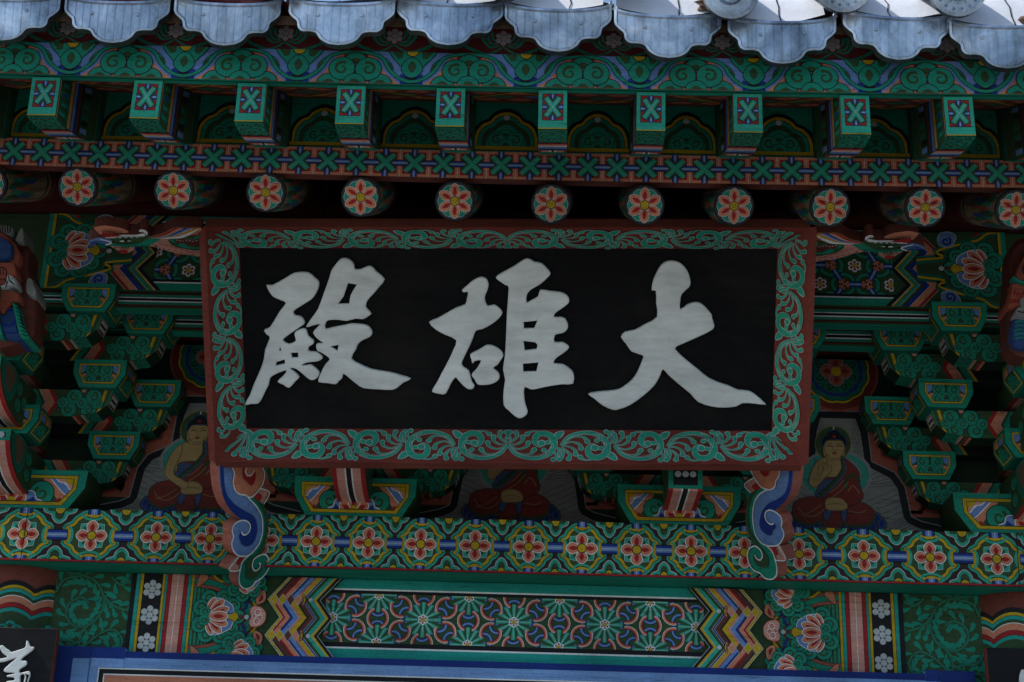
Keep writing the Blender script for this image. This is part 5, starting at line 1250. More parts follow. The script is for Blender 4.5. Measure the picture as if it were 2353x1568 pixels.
for xc, col, lab in ((-1.752, 1, 'bracket set on the left column with stacked green blocks and striped arms'), (-.56, 0, 'bracket set below the name board, left of centre, with striped curved arm'), (.56, 0, 'bracket set below the name board, right of centre, with dotted arm end'), (1.752, 1, 'bracket set on the right column with stacked green blocks and striped arms')):
    root = empty('bracket_set', (xc, 5.5, 2.972), lab, 'bracket', 'bracket sets on the plate beam')
    hw = .254 if col else .213
    o = judu_mesh(hw, .138, .40).build('base_block', root); o.location = Vector((xc, 5.29, 2.9722)) - Vector(root.location)
    for L_, Y, t in ((.345, 5.43, 0), (.47, 5.43, 1), (.32, 5.23, 1), (.468, 5.23, 2), (.31, 5.03, 2)):
        inst('cross_arm', AX[L_], root, (xc, Y, ZS[t] - (HA if L_ != .345 else .09) - .0005))
    for sx, Y, t in ((.298, 5.40, 0), (.424, 5.40, 1), (.275, 5.20, 1), (.42, 5.20, 2), (.262, 5.0, 2)):
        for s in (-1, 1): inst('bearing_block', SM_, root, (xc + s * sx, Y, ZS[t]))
    for t, (yf, z0) in enumerate(((5.03, 3.02), (4.84, 3.212), (4.66, 3.41))):
        if not col and t == 2: continue
        if not col and t == 1: yf = 5.16
        h = .155; b = arm_y(.056, z0, yf, 5.42, h, 'block' if (xc == .56) else 'curved')
        o = b.build('projecting_arm', root); o.location = Vector((xc, 0, 0)) - Vector(root.location)
    if col:
        for t, Y in ((0, 5.13), (1, 4.95)):
            o = inst('bearing_block', SM_, root, (xc, Y, ZS[t] + .004)); o.scale = (1.15, 1, 1)
# ================================================================== carved heads on the column brackets
def carved(name, label, Y, cr, shapes, strokes):  # whites and blues dimmed, eave shade put into the part colours
    f = front(Y); pts0 = f.tr(cr(shapes[0][0])); cx_ = sum(q[0] for q in pts0) / len(pts0); cz = min(q[1] for q in pts0)
    root = empty(name, (cx_, Y, cz), label, 'carving', 'carved heads on the column brackets')
    for i, (pts, col, dep, nm) in enumerate(shapes):
        b = MB(); q = sm(f.tr(cr(pts)), 3); h = dep
        q2 = []
        cxx_ = sum(a for a, _ in q) / len(q); czz = sum(c for _, c in q) / len(q)
        q2 = [(cxx_ + (a - cxx_) * .88, czz + (c - czz) * .88) for a, c in q]
        n = len(q)
        for k in range(n):
            j = (k + 1) % n
            b.face([f(*q[k], -.10), f(*q[j], -.10), f(*q[j], h - .012), f(*q[k], h - .012)], col); b.face([f(*q[k], h - .012), f(*q[j], h - .012), f(*q2[j], h), f(*q2[k], h)], col)
        b.face([f(u, v, h) for u, v in q2], col)
        if nm in strokes:
            p = P()
            for s_, w, c_ in strokes[nm]: p.stroke(sm(f.tr(cr(s_)), 3, False), w, c_)
            b.paint(p, f, h0=h + .0005)
        under(root, b, nm)
    return root
c1_ = crop(0, 860, 3.135)
scales_r = [([(225 + 12 * k, 1080 + 46 * k), (262 + 12 * k, 1100 + 46 * k), (285 + 12 * k, 1130 + 44 * k)], .003, 'k') for k in range(9)]
scales_l = [([(-10, 1140 + 44 * k), (20 + 5 * k, 1160 + 42 * k)], .003, 'k') for k in range(7)]
carved('carved_dragon_head', 'carved dragon head in blue, red and green on the left column bracket', 4.80, c1_, [
    ([(-120, 500), (330, 300), (345, 560), (400, 720), (445, 1000), (425, 1300), (390, 1420), (250, 1480), (-120, 1480)], 'b', 0, 'back_board'),
    ([(-80, 165), (0, 165), (60, 190), (160, 265), (220, 320), (262, 400), (292, 470), (270, 580), (200, 622), (-80, 622)], 'cr', .03, 'eye_socket'),
    ([(-80, 265), (0, 265), (60, 275), (140, 320), (200, 370), (207, 440), (170, 550), (-80, 560)], 'bl', .05, 'eye'),
    ([(-30, 95), (130, 92), (192, 150), (150, 232), (60, 188), (-30, 160)], 'wb2', .02, 'crest'),
    ([(285, 115), (310, 180), (300, 292), (205, 282)], 'wb2', .02, 'horn'),
    ([(-60, 612), (220, 610), (262, 680), (272, 760), (180, 802), (-60, 792)], 'cr', .06, 'brow'),
    ([(-60, 792), (100, 790), (140, 840), (130, 890), (-60, 905)], 'cr', .05, 'cheek'),
    ([(168, 758), (252, 790), (268, 892), (190, 896), (130, 925), (-60, 922), (-60, 900), (130, 888)], 'wb', .062, 'fang'),
    ([(-60, 930), (150, 928), (282, 950), (292, 1060), (205, 1062), (140, 1122), (75, 1198), (20, 1145), (-60, 1120)], 'cr', .05, 'chin'),
    ([(20, 1180), (80, 1200), (205, 1072), (232, 1250), (252, 1400), (312, 1482), (90, 1470), (50, 1330)], 'bl', .03, 'neck'),
    ([(190, 1062), (240, 1060), (285, 1160), (305, 1300), (350, 1400), (392, 1480), (300, 1485), (255, 1380), (230, 1250)], 'g', .04, 'scale_collar'),
    ([(-20, 1140), (12, 1150), (40, 1300), (80, 1470), (20, 1470), (-20, 1300)], 'g', .04, 'scale_collar'),
    ([(342, 735), (405, 733), (422, 800), (457, 880), (452, 962), (402, 972), (330, 900)], 'wb2', .015, 'whisker')],
    {'crest': [([(20 + 32 * k, 95), (30 + 30 * k, 190)], .004, 'k') for k in range(5)], 'brow': [([(40, 780), (35, 710), (90, 668), (145, 705), (150, 780)], .004, 'k'), ([(75, 690), (75, 760)], .003, 'k'), ([(110, 690), (110, 760)], .003, 'k')],
     'fang': [([(178, 775), (190, 830), (250, 885)], .004, 'k'), ([(215, 810), (235, 812)], .003, 'k'), ([(145, 920), (165, 840)], .004, 'k')], 'cheek': [([(10, 870), (50, 850), (95, 872)], .004, 'r')],
     'neck': [([(100, 1150), (160, 1140), (215, 1120)], .012, 'B'), ([(45, 1310), (140, 1335), (245, 1290)], .014, 'B'), ([(70, 1410), (180, 1425), (260, 1405)], .006, 'B')], 'scale_collar': scales_r + scales_l})
c3_ = crop(3700, 860, 3.136)
carved('carved_phoenix_head', 'carved phoenix head with pink neck feathers on the right column bracket', 4.80, c3_, [
    ([(800, 300), (1050, 300), (1050, 1560), (780, 1560), (740, 1100), (720, 1040), (760, 800)], 'b', 0, 'back_board'),
    ([(1050, 430), (941, 440), (900, 500), (850, 600), (808, 700), (820, 782), (941, 802), (1050, 800)], 'cr', .03, 'eye_socket'),
    ([(1050, 560), (941, 570), (900, 610), (888, 680), (941, 732), (1050, 740)], 'bl', .045, 'eye'),
    ([(765, 740), (800, 770), (900, 812), (1050, 815), (1050, 850), (900, 840), (790, 800)], 'g', .04, 'collar'),
    ([(775, 802), (941, 845), (1050, 850), (1050, 1080), (850, 1112), (740, 1112), (718, 1050), (750, 900)], 'cr', .03, 'neck'),
    ([(850, 1020), (900, 1008), (922, 1060), (1050, 1080), (1050, 1250), (790, 1252), (800, 1150), (850, 1130)], 'wb2', .045, 'beard'),
    ([(780, 1252), (1050, 1250), (1050, 1568), (792, 1568)], 'bl', .03, 'breast')],
    {'neck': [([(800 + 38 * k, 900 + 30 * (k % 3)), (785 + 38 * k, 960 + 30 * (k % 3))], .006, 'r') for k in range(5)] + [([(760 + 40 * k, 1010), (750 + 40 * k, 1060)], .006, 'r') for k in range(3)], 'breast': [([(800, 1300 + 50 * k), (860, 1280 + 50 * k), (940, 1300 + 50 * k)], .006, 'g') for k in range(5)], 'beard': [([(810, 1180), (880, 1195), (960, 1170)], .004, 'k')]})
# ================================================================== name board
SO = onY(1166, 779, 4.8); LE = radians(33); RO = radians(1.12)
su0, sv0, sn = Vector((1, 0, 0)), Vector((0, -sin(LE), cos(LE))), Vector((0, -cos(LE), -sin(LE)))
su = su0 * cos(RO) + sv0 * sin(RO); sv = sv0 * cos(RO) - su0 * sin(RO)
FS = Fr(SO - sv * .004, su, sv, sn)
HW, HH, TAU, BW = .865, .301, radians(53), .140
ct, st_ = cos(TAU), sin(TAU); BO, BH = BW * ct, BW * st_
sroot = empty('name_board', tuple(SO), 'large name board with three white characters in a red scroll-painted frame', 'name board')
sinv = Matrix.Translation(-Vector(sroot.location))
b = MB(); b.prism(FS, [(-HW - .03, -HH - .03), (HW + .03, -HH - .03), (HW + .03, HH + .03), (-HW - .03, HH + .03)], -.03, 0, 'k'); under(sroot, b, 'black_panel', m=BLACKB)
# characters
ca, cb, cc_ = crop(940, 960, 2.3057), crop(1640, 960, 2.3057), crop(2280, 960, 2.3054)
CH = [
 (ca, [[(235,350),(290,352),(410,285),(490,240),(610,238),(670,285),(708,325),(700,390),(660,460),(620,495),(540,545),(478,590),(495,625),(535,630),(565,655),(580,695),(545,725),(480,770),(410,820),(385,850),(435,882),(500,855),(487,800),(505,765),(575,742),(600,770),(612,810),(660,850),(655,885),(620,905),(612,940),(640,950),(690,955),(742,1000),(725,1025),(690,1040),(600,1050),(550,1075),(600,1072),(640,1070),(700,1120),(712,1145),(700,1180),(660,1207),(620,1200),(560,1150),(500,1105),(445,1100),(490,1135),(532,1180),(500,1215),(440,1278),(390,1250),(335,1222),(370,1185),(410,1140),(412,1120),(350,1140),(290,1170),(265,1200),(255,1250),(215,1330),(190,1385),(155,1420),(100,1422),(45,1432),(60,1385),(85,1345),(120,1250),(190,1090),(215,1000),(225,930),(265,825),(240,800),(215,765),(230,745),(260,735),(300,680),(360,580),(410,515),(370,490),(300,460),(260,410)],
       [(358,910),(350,942),(372,940)],[(458,962),(520,960),(522,1005),(465,1005)],[(325,1045),(400,1022),(402,1060),(320,1078)]]),
 (ca, [[(820,220),(870,150),(905,115),(950,108),(1000,135),(1025,170),(1032,208),(1090,205),(1150,180),(1190,190),(1225,230),(1300,300),(1250,370),(1200,430),(1145,490),(1130,545),(1150,575),(1180,610),(1150,635),(1105,660),(1040,655),(960,675),(880,665),(800,668),(770,690),(765,745),(840,730),(950,710),(1000,698),(1100,705),(1150,720),(1180,755),(1188,790),(1165,820),(1100,850),(1060,885),(1040,935),(1000,1015),(1080,1065),(1180,1108),(1340,1135),(1450,1165),(1535,1195),(1470,1230),(1420,1270),(1370,1295),(1250,1292),(1110,1280),(1050,1245),(1000,1205),(930,1150),(918,1190),(890,1215),(860,1245),(790,1235),(705,1225),(710,1180),(740,1110),(770,1060),(805,1020),(770,985),(720,955),(690,940),(683,890),(705,875),(750,875),(700,840),(655,785),(680,745),(718,703),(650,718),(592,730),(640,650),(700,565),(750,430),(800,290)],
       [(970,335),(1050,348),(1015,400),(990,450),(980,520),(880,522),(930,455)],[(810,905),(885,890),(875,945)]]),
 (cb, [[(380,400),(420,360),(480,310),(540,280),(585,285),(610,310),(620,360),(605,410),(585,470),(610,540),(665,528),(705,550),(745,600),(710,655),(640,710),(560,750),(505,765),(480,830),(450,900),(410,980),(378,1055),(395,1090),(440,1120),(455,1165),(470,1220),(492,1255),(480,1285),(440,1290),(395,1260),(340,1200),(320,1185),(280,1240),(235,1330),(180,1332),(115,1315),(120,1285),(160,1220),(200,1140),(260,1030),(300,940),(330,850),(230,800),(140,750),(85,685),(160,650),(250,600),(330,555),(410,525),(425,470),(435,415),(400,418)]]),
 (cb, [[(455,975),(520,940),(570,910),(610,890),(680,905),(735,945),(752,985),(735,1020),(700,1070),(660,1100),(700,1130),(720,1175),(700,1215),(640,1245),(570,1252),(520,1245),(490,1195),(468,1165),(478,1140),(510,1110),(540,1060),(550,1030),(500,1035),(475,1060),(465,1020)]]),
 (cb, [[(685,285),(740,240),(850,180),(940,120),(985,115),(1030,140),(1090,152),(1130,185),(1178,245),(1150,285),(1110,325),(1060,360),(1000,395),(965,440),(962,510),(1010,485),(1065,455),(1085,395),(1170,405),(1265,415),(1320,440),(1345,480),(1335,520),(1270,570),(1220,605),(1210,640),(1270,640),(1310,655),(1335,710),(1325,755),(1285,785),(1220,800),(1212,865),(1280,865),(1320,885),(1345,915),(1300,960),(1240,1000),(1212,1030),(1210,1058),(1290,1065),(1350,1105),(1385,1150),(1380,1240),(1280,1245),(1150,1265),(1060,1285),(1000,1292),(945,1270),(940,1350),(950,1420),(972,1490),(950,1530),(905,1552),(860,1535),(800,1480),(755,1430),(755,1300),(768,1200),(750,1110),(765,1000),(775,850),(785,600),(800,380),(775,355),(730,325)],
       [(935,685),(1060,672),(1030,740),(938,742)],[(935,855),(1040,868),(1062,895),(1050,930),(945,940)],[(930,1060),(1068,1048),(1050,1130),(932,1132)]]),
 (cc_, [[(335,820),(375,772),(460,755),(560,700),(660,640),(652,520),(648,405),(612,402),(620,330),(645,260),(690,180),(740,140),(800,132),(860,148),(910,190),(945,250),(962,325),(945,375),(885,430),(870,490),(868,570),(930,530),(985,508),(1040,510),(1090,545),(1150,615),(1155,645),(1175,715),(1155,755),(1060,805),(960,850),(880,885),(825,915),(850,960),(940,1040),(1040,1120),(1120,1185),(1220,1230),(1300,1255),(1390,1295),(1490,1305),(1560,1350),(1610,1395),(1640,1430),(1540,1420),(1430,1415),(1370,1445),(1260,1455),(1150,1445),(1030,1405),(960,1330),(850,1240),(760,1160),(712,1110),(690,1160),(640,1250),(540,1345),(420,1430),(320,1470),(260,1475),(170,1435),(90,1370),(40,1332),(130,1312),(280,1298),(350,1272),(440,1200),(490,1120),(530,1020),(530,985),(430,950),(380,880)]])]
groups = [('left character of the name board, cut of several strokes', [0, 1]), ('middle character of the name board', [2, 3, 4]), ('right character of the name board', [5])]
for gl, idx in groups:
    obs = []
    for i in idx:
        cr, outs = CH[i]
        rs_ = [(sm(FS.tr(cr(o), .008), 2) if j == 0 else FS.tr(cr(o), .008)) for j, o in enumerate(outs)]
        obs.append((rs_,))
    polys = [q for (q,) in obs for q in q]
    o = curve_solid('character', FS, polys, .0045, .0052, LETTER, sroot, .0004, res=3, inv=sinv)
    o['label'] = gl
# frame boards
def quad(inner, outer): return inner + outer[::-1]
CI = [(-HW, -HH), (HW, -HH), (HW, HH), (-HW, HH)]; CO = [(-HW - BO, -HH - BO), (HW + BO, -HH - BO), (HW + BO, HH + BO), (-HW - BO, HH + BO)]
TKB = .03
def board_frames():
    top = Fr(FS(0, HH, 0), su, sv * ct + sn * st_, sn * ct - sv * st_); bot = Fr(FS(0, -HH, 0), su, -sv * ct + sn * st_, sn * ct + sv * st_)
    lef = Fr(FS(-HW, 0, 0), sv, -su * ct + sn * st_, sn * ct + su * st_); rig = Fr(FS(HW, 0, 0), sv, su * ct + sn * st_, sn * ct - su * st_); return top, bot, lef, rig
FT, FBt, FLf, FRt = board_frames()
def vine_unit(p, x0, ln, y0, ht, flip, rev):
    p.push(x0 + (ln if rev else 0), y0 + (ht if flip else 0), -ln if rev else ln, -ht if flip else ht)
    k = ln                                               # stroke widths are in unit space of x
    def leaf(pts, w0, w1, r):
        q = sm(pts, 4, False); e = ht / ln
        p.f0 = None
        p.stroke(q, w0 + .020, 'wv', w1=w1 + .020); p.disc(q[-1][0], q[-1][1], r + .010, 'wv', (r + .010) / e, 12); p.L -= 1; p.L += 1
        p.stroke(q, w0, 'G', w1=w1); p.disc(q[-1][0], q[-1][1], r, 'G', r / e, 12)
    for pts in ([(-.04, .40), (-.03, .22), (.02, .08), (-.03, .03)], [(.0, .42), (.08, .34), (.16, .18), (.14, .04)], [(.01, .46), (.14, .46), (.25, .34), (.26, .20)], [(.03, .5), (.18, .62), (.33, .54), (.36, .40)], [(.05, .56), (.2, .78), (.39, .80), (.47, .64)], [(.62, .06), (.50, -.0), (.40, .02), (.34, .10)], [(.83, .55), (.94, .62), (.98, .76), (.95, .88)], [(.80, .70), (.86, .80), (.86, .92), (.81, .98)]):
        leaf(pts, .02, .062, .043)
    tip = [(.80, .30), (.93, .24), (1.0, .02), (.92, .0), (.83, .10)]; p.poly(sm(tip, 2), 'G'); p.stroke(sm(tip, 2), .02, 'wv', True)
    main = sm([(0, .48), (.12, .78), (.33, .93), (.56, .93), (.75, .77), (.83, .48), (.78, .20), (.65, .08), (.52, .14), (.48, .36), (.56, .50), (.62, .42)], 5, False)
    n = len(main); ws = [.03 + .08 * min(1, 1.9 * i / n) if i < n * .72 else .11 - .055 * (i - n * .72) / (n * .28) for i in range(n)]
    def vs(extra, col, sh=0):
        L_, R_ = [], []
        for i in range(n):
            a, c = main[max(i - 1, 0)], main[min(i + 1, n - 1)]; dx, dy = c[0] - a[0], (c[1] - a[1]) * ht / ln; l = math.hypot(dx, dy) or 1; w = (ws[i] + extra) / 2
            L_.append((main[i][0] - dy / l * w, main[i][1] + dx / l * w * ln / ht)); R_.append((main[i][0] + dy / l * w, main[i][1] - dx / l * w * ln / ht))
        for i in range(n - 1): p.raw([L_[i], R_[i], R_[i + 1], L_[i + 1]], col)
        p.L += 1
    vs(.016, 'wv'); vs(0, 'G')
    p.disc(.60, .42, .075, 'wv', .075 * ln / ht, 14); p.disc(.60, .42, .058, 'G', .058 * ln / ht, 14)
    p.stroke(sm([(.10, .70), (.33, .86), (.55, .84), (.70, .70), (.77, .48), (.72, .24)], 4, False), .012, 'wv')
    p.stroke(sm([(.5, .74), (.64, .66), (.72, .48), (.68, .28)], 4, False), .035, 'd')
    for pts in ([(.60, .92), (.71, .82), (.70, .70), (.64, .66)], [(.80, .62), (.78, .45), (.72, .36), (.70, .40)]): leaf(pts, .018, .055, .04)
    p.pop(True)
C['wv'] = (.38, .46, .43)
def frame_board(name, fr, L, n, asym=True):
    b = MB(); Li, Lo = L, L + BO
    b.prism(fr, [(-Li, 0), (Li, 0), (Lo, BW), (-Lo, BW)], -TKB, 0, 'f', 'br')
    p = P(); m = .008; ln = L / (n / 2)
    p.rect(-Lo, Lo, BW - .004, BW - .001, 'f')
    for k in range(n // 2):
        p.L = 2 + 40 * (k % 2); vine_unit(p, k * ln + .002, ln * 1.06, m, BW - .022, k % 2 == 1, False); p.L = 2 + 40 * (k % 2); vine_unit(p, -(k + 1) * ln - .06 * ln + .002, ln * 1.06, m, BW - .022, k % 2 == 1, True)
    for s_ in (-1, 1):
        for a_ in (20, 45, 70, 95): 
            q = sm([(s_ * (L - .005), .02), (s_ * (L + .05 * cos(radians(a_)) - .01), .03 + .045 * sin(radians(a_))), (s_ * (L + .075 * cos(radians(a_))), .03 + .085 * sin(radians(a_)))], 4, False); p.stroke(q, .006, 'wv', w1=.014); p.disc(*q[-1], .0105, 'wv'); p.stroke(q, .003, 'G', w1=.0105); p.disc(*q[-1], .0085, 'G')
    b.paint(p, fr, dh=.00005); return under(sroot, b, name)
frame_board('frame_board', FT, HW, 10); frame_board('frame_board', FBt, HW, 10)
def side_board(fr):
    b = MB(); b.prism(fr, [(-HH, 0), (HH, 0), (HH + BO, BW), (-HH - BO, BW)], -TKB, 0, 'f', 'f')
    p = P(); n = 4; ln = (2 * HH + .03) / n
    for k in range(n): p.L = 2 + 40 * (k % 2); vine_unit(p, HH + .02 - (k + 1) * ln, ln * 1.06, .008, BW - .022, k % 2 == 0, True)
    b.paint(p, fr, dh=.00005); under(sroot, b, 'frame_board')
side_board(FLf); side_board(FRt)
# cloud scroll feet below the side boards
def foot(fr, cr, regs, lines, lab):
    b = MB(); subs = []
    for i, (pts, col, hgt) in enumerate(regs):
        q = sm(fr.tr(cr(pts)), 3); t_ = b
        if i: t_ = MB(); subs.append((t_, {'o': 'orange_lobe', 'g': 'green_curl', 'p': 'petal'}[col]))
        t_.prism(fr, q, -.042, hgt, col, 'f2')
    p = P()
    for pts, col, closed, w in lines:
        q = sm(fr.tr(cr(pts)), 4, closed)
        if w: p.stroke(q, w, col, closed)
        else: p.poly(q, col)
    b.paint(p, fr, h0=.006); o = under(sroot, b, 'cloud_scroll'); o['label'] = lab
    for t_, n_ in subs: t_.build(n_, o, inv=sinv)
    return o
C['f2'] = (.30, .10, .07)
cfl = crop(820, 1800, 3.0154); cfr = crop(2880, 1800, 3.1346)
gl_ = [(430,430),(520,440),(610,510),(660,600),(680,720),(660,900),(604,1090),(650,1110),(682,1180),(670,1280),(600,1370),(530,1420),(480,1480),(400,1505),(340,1460),(325,1380),(345,1260),(370,1180),(440,1112),(542,1012),(592,900),(607,780),(592,650),(552,560),(470,460)]
bl_ = [(108,20),(240,20),(240,65),(268,155),(253,250),(280,350),(340,397),(400,407),(468,462),(548,560),(588,650),(603,780),(588,900),(538,1010),(438,1108),(330,1118),(270,1070),(240,980),(258,890),(245,830),(270,750),(330,705),(360,700),(300,650),(200,540),(140,400),(112,250)]
ol_ = [(243,20),(600,20),(605,70),(630,150),(610,260),(570,330),(500,410),(450,430),(403,403),(335,392),(283,345),(258,250),(272,155),(243,65)]
foot(FLf, cfl, [(bl_, 'l', .003), (ol_, 'o', .0035), (gl_, 'g', .001), ([(583,322),(685,375),(672,420),(620,508),(540,450),(505,415),(575,335)], 'p', 0), ([(330,1122),(436,1112),(368,1180),(345,1280),(270,1298),(205,1270),(250,1190)], 'p', 0)],
     [([(108,20),(145,20),(155,250),(190,400),(280,510),(400,590),(500,650),(540,740),(540,850),(500,960),(430,1005),(370,985),(340,930),(330,880),(355,838),(372,868),(410,868),(455,810),(455,750),(430,710),(360,690),(250,600),(170,480),(125,330)], 'B', True, 0),
      ([(385,20),(400,60),(405,140),(440,175),(490,150),(520,130),(525,200),(490,285),(450,280),(415,240),(385,210),(370,140)], 'r', True, 0),
      ([(520,442),(610,512),(658,600),(678,720),(658,900),(598,1085),(510,1150),(482,1230),(510,1290),(560,1270),(578,1215),(600,1240),(590,1300),(520,1380),(460,1395),(410,1360),(420,1290),(410,1230),(440,1160),(560,1070),(630,920),(645,800),(640,650),(580,520)], 'd', True, 0),
      ([(545,380),(600,410),(570,470),(510,425)], 'r', True, 0), ([(410,1122),(365,1180),(350,1215),(300,1215),(340,1140)], 'r', True, 0),
      (ol_[2:], 'w', False, .0045), ([(425,60),(400,120),(430,172),(480,160),(508,105)], 'w', False, .0045),
      ([(430,430),(520,520),(590,640),(605,780),(590,900),(540,1010),(440,1110),(330,1118),(270,1070),(240,980),(262,890),(246,830),(270,750),(340,705),(410,705),(456,750),(450,820),(410,866),(372,866),(358,830)], 'w', False, .0045),
      ([(440,1112),(370,1180),(345,1260),(326,1380),(340,1460),(400,1504),(480,1478),(530,1420),(600,1370),(668,1280),(680,1180),(650,1112),(600,1102),(510,1150),(482,1230),(510,1290),(560,1270),(578,1215),(560,1205)], 'w', False, .0045),
      ([(580,322),(685,375),(618,508)], 'w', False, .004), ([(330,1122),(208,1270),(270,1298),(345,1280)], 'w', False, .004)], 'left cloud scroll foot in blue, orange and green')
gr_ = [(380,354),(300,330),(200,380),(150,460),(115,620),(125,800),(200,1000),(232,1040),(160,1080),(140,1170),(170,1280),(230,1345),(300,1375),(350,1430),(430,1450),(490,1410),(503,1320),(480,1200),(440,1102),(380,1042),(308,1002),(238,900),(208,750),(208,600),(238,480),(300,402)]
br_ = [(690,40),(540,40),(540,90),(532,180),(492,250),(487,300),(442,347),(382,354),(302,402),(242,480),(212,600),(212,750),(242,900),(312,1000),(390,1038),(500,1035),(560,980),(590,890),(555,805),(565,740),(530,660),(470,610),(590,500),(650,400),(685,250)]
or_ = [(163,40),(537,40),(537,90),(529,180),(489,250),(479,310),(430,350),(370,345),(300,310),(230,210),(165,85)]
foot(FRt, cfr, [(br_, 'l', .003), (or_, 'o', .0035), (gr_, 'g', .001), ([(218,207),(105,290),(120,340),(180,390),(250,345),(312,325)], 'p', 0), ([(384,1042),(520,1034),(560,1090),(610,1200),(540,1220),(472,1210),(442,1105)], 'p', 0)],
     [([(690,40),(655,40),(640,260),(590,400),(500,470),(400,520),(330,600),(300,680),(285,780),(320,860),(400,912),(440,895),(450,850),(485,815),(470,765),(430,778),(380,740),(357,680),(370,620),(430,600),(480,600),(590,500),(660,380),(686,250)], 'B', True, 0),
      ([(260,60),(420,60),(410,130),(390,185),(350,192),(310,160),(290,110)], 'r', True, 0),
      ([(300,332),(200,382),(152,460),(118,620),(128,800),(202,1000),(232,1042),(310,1110),(325,1160),(300,1212),(255,1195),(230,1140),(210,1190),(250,1270),(330,1305),(385,1290),(395,1200),(350,1110),(260,1000),(180,860),(150,700),(160,550),(210,420)], 'd', True, 0),
      ([(260,270),(190,315),(240,355),(312,325)], 'r', True, 0), ([(395,1047),(460,1040),(512,1140),(455,1140)], 'r', True, 0),
      (or_[2:], 'w', False, .0045),
      ([(382,352),(300,400),(240,480),(210,600),(210,750),(240,900),(310,1000),(390,1038),(500,1035),(560,980),(588,890),(555,805),(565,740),(530,660),(430,602),(370,622),(357,680),(380,740),(430,776),(465,765)], 'w', False, .0045),
      ([(380,1042),(440,1102),(480,1200),(503,1320),(490,1410),(430,1450),(350,1430),(300,1375),(230,1345),(170,1280),(140,1170),(160,1080),(232,1042),(300,1090),(325,1160),(300,1212),(255,1195),(232,1150)], 'w', False, .0045),
      ([(218,207),(105,290),(180,390)], 'w', False, .004), ([(520,1034),(610,1200),(540,1220),(472,1210)], 'w', False, .004)], 'right cloud scroll foot in blue, orange and green')
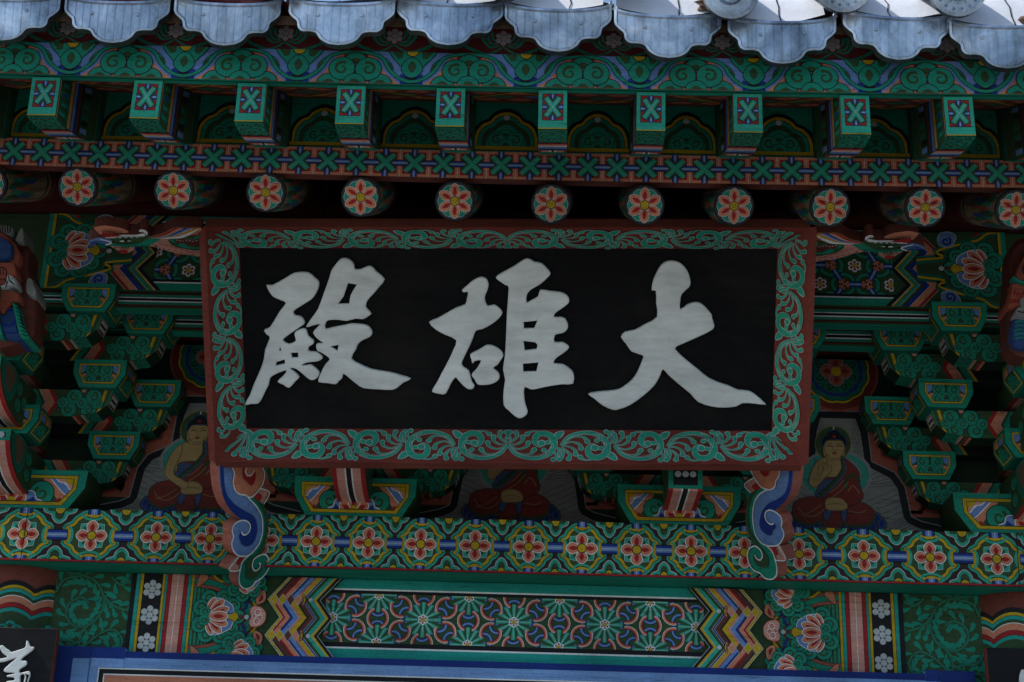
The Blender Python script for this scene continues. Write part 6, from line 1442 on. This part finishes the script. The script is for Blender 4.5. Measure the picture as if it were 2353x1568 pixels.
# phoenix heads carved on the ends of the top board
def phoenix(cr, lab):
    f = FT; b = MB(); T = lambda pts: sm(f.tr(cr(pts)), 3)
    regs = [([(1160,478),(1400,412),(1600,307),(1800,300),(2100,315),(2100,500),(2070,480),(1550,478),(1300,484)], 'o', .004),
            ([(1290,545),(1350,490),(1540,480),(2100,480),(2100,830),(1900,822),(1700,800),(1500,750),(1350,700),(1140,652),(1270,582)], 'p', .002),
            ([(330,475),(400,445),(560,432),(800,430),(900,430),(1010,410),(1040,385),(965,372),(975,340),(1040,335),(1100,365),(1120,410),(1080,452),(980,464),(840,464),(600,468),(400,497)], 'w', .006),
            ([(130,340),(190,310),(330,290),(470,310),(600,330),(745,385),(740,420),(560,428),(420,442),(330,472),(240,450),(190,410)], 'o', .0),
            ([(20,580),(80,520),(240,475),(340,492),(475,540),(350,602),(200,580)], 'l', .007),
            ([(345,494),(440,500),(640,470),(900,466),(1155,452),(1100,520),(960,590),(800,605),(560,600),(478,542)], 'd', .005),
            ([(370,602),(560,603),(800,608),(960,593),(1100,523),(1160,488),(1290,487),(1355,512),(1330,545),(1270,580),(1200,620),(1080,655),(850,667),(720,674),(600,657),(480,652),(410,640)], 'g', .003),
            ([(370,625),(480,655),(600,662),(860,672),(870,720),(800,770),(720,790),(600,770),(500,710)], 'p', .0)]
    subs = []; nm = ['feathers', 'body', 'crest', 'comb', 'beak', 'head', 'ruff', 'wattle']
    for i, (pts, col, h) in enumerate(regs):
        t_ = b if i == 1 else MB(); t_.prism(f, T(pts), -.034, h, col, 'b')
        if i != 1: subs.append((t_, nm[i]))
    p = P()
    def fl(pts, col): p.poly(T(pts), col)
    def ln(pts, w, col): p.stroke(sm(f.tr(cr(pts)), 4, False), w, col)
    for i, (c_, o_) in enumerate((('r', 0), ('o', 55), ('w', 165), ('B', 175), ('l', 260), ('w', 335), ('o', 345), ('y', 400), ('w', 470))):
        pass
    for c_, a, w_ in (('r', 0, 60), ('o', 60, 95), ('w', 150, 14), ('B', 164, 75), ('l', 235, 80), ('w', 312, 14), ('o', 326, 60), ('y', 385, 75), ('w', 456, 14)):
        x = 1600 + a; e = x + w_
        fl([(1180 + a * .35, 480), (1420 + a * .6, 410 + a * .07), (x, 307), (e, 307), (1420 + (a + w_) * .75, 430 + a * .09), (1180 + (a + w_) * .45, 484)], c_)
    fl([(1500,530),(1560,485),(1700,480),(2090,440),(2090,690),(1800,677),(1600,622)], 'd'); fl([(1530,520),(1580,490),(1640,490),(1610,540),(1660,600),(1800,660),(2090,672),(2090,640),(1900,640),(1780,575),(1700,580),(1680,600),(1640,580)], 'g'); fl([(1640,490),(2060,480),(2090,500),(2090,630),(1900,610),(1780,570),(1690,575),(1630,540)], 'b'); fl([(1800,470),(1950,490),(2010,430),(2060,420),(2060,480),(1900,500)], 'g')
    for i in range(7): ln([(1330 + 95 * i, 560 + 26 * i), (1400 + 95 * i, 590 + 24 * i)], .004, 'r'); ln([(1260 + 110 * i, 625 + 24 * i), (1330 + 110 * i, 645 + 22 * i)], .004, 'r' if i % 2 else 'k'); ln([(1640 + 60 * i, 505 + 8 * (i % 3)), (1670 + 60 * i, 512 + 8 * (i % 3))], .003, 'w')
    fl([(600,525),(650,508),(730,510),(830,515),(740,528),(650,530)], 'w'); p.disc(*f.tr(cr([(720, 518)]))[0], .006, 'k')
    ln([(500,560),(700,575),(960,560)], .003, 'k'); ln([(80,550),(230,520),(390,545)], .004, 'B'); ln([(240,480),(450,540),(350,595)], .006, 'w'); ln([(60,575),(200,560),(330,580)], .006, 'B')
    for i in range(7): ln([(430 + 130 * i, 615), (500 + 128 * i, 650 - 3 * i), (545 + 120 * i, 630 - 6 * i), (500 + 125 * i, 620 - 4 * i)], .003, 'k')
    for i in range(6): ln([(380 + 105 * i, 452 - 3 * i), (430 + 105 * i, 450 - 3 * i)], .007, 'wb')
    ln([(980,350),(1030,345),(1050,365),(1010,370)], .003, 'k'); ln([(1060,440),(1090,400),(1060,375)], .003, 'k')
    fl([(270,385),(330,358),(480,375),(640,415),(420,435),(330,440)], 'r'); fl([(580,680),(700,672),(760,690),(740,730),(650,735)], 'r')
    for x in (290, 410, 500, 620): ln([(x, 330), (x + 20, 355), (x - 5, 380)], .002, 'k')
    b.paint(p, f, h0=.008, dh=.0001); o = under(sroot, b, 'phoenix_head'); o['label'] = lab
    for t_, n_ in subs: t_.build(n_, o, inv=sinv)
cpl, cpr = crop(340, 820, 4.706), crop(3140, 840, 4.706)
phoenix(cpl, 'painted phoenix head on the left end of the top board')
phoenix(lambda pts: cpr([(2240 - x, y + 8) for x, y in pts]), 'painted phoenix head on the right end of the top board')
# iron hangers hidden behind the board
for s in (-1, 1):
    b = MB(); a = FS(s * .6, HH + .03, -.02); b.box(a.x - .006, a.x + .006, a.y, a.y + .012, a.z, a.z + .30, 'k', .001); under(sroot, b, 'hanger')
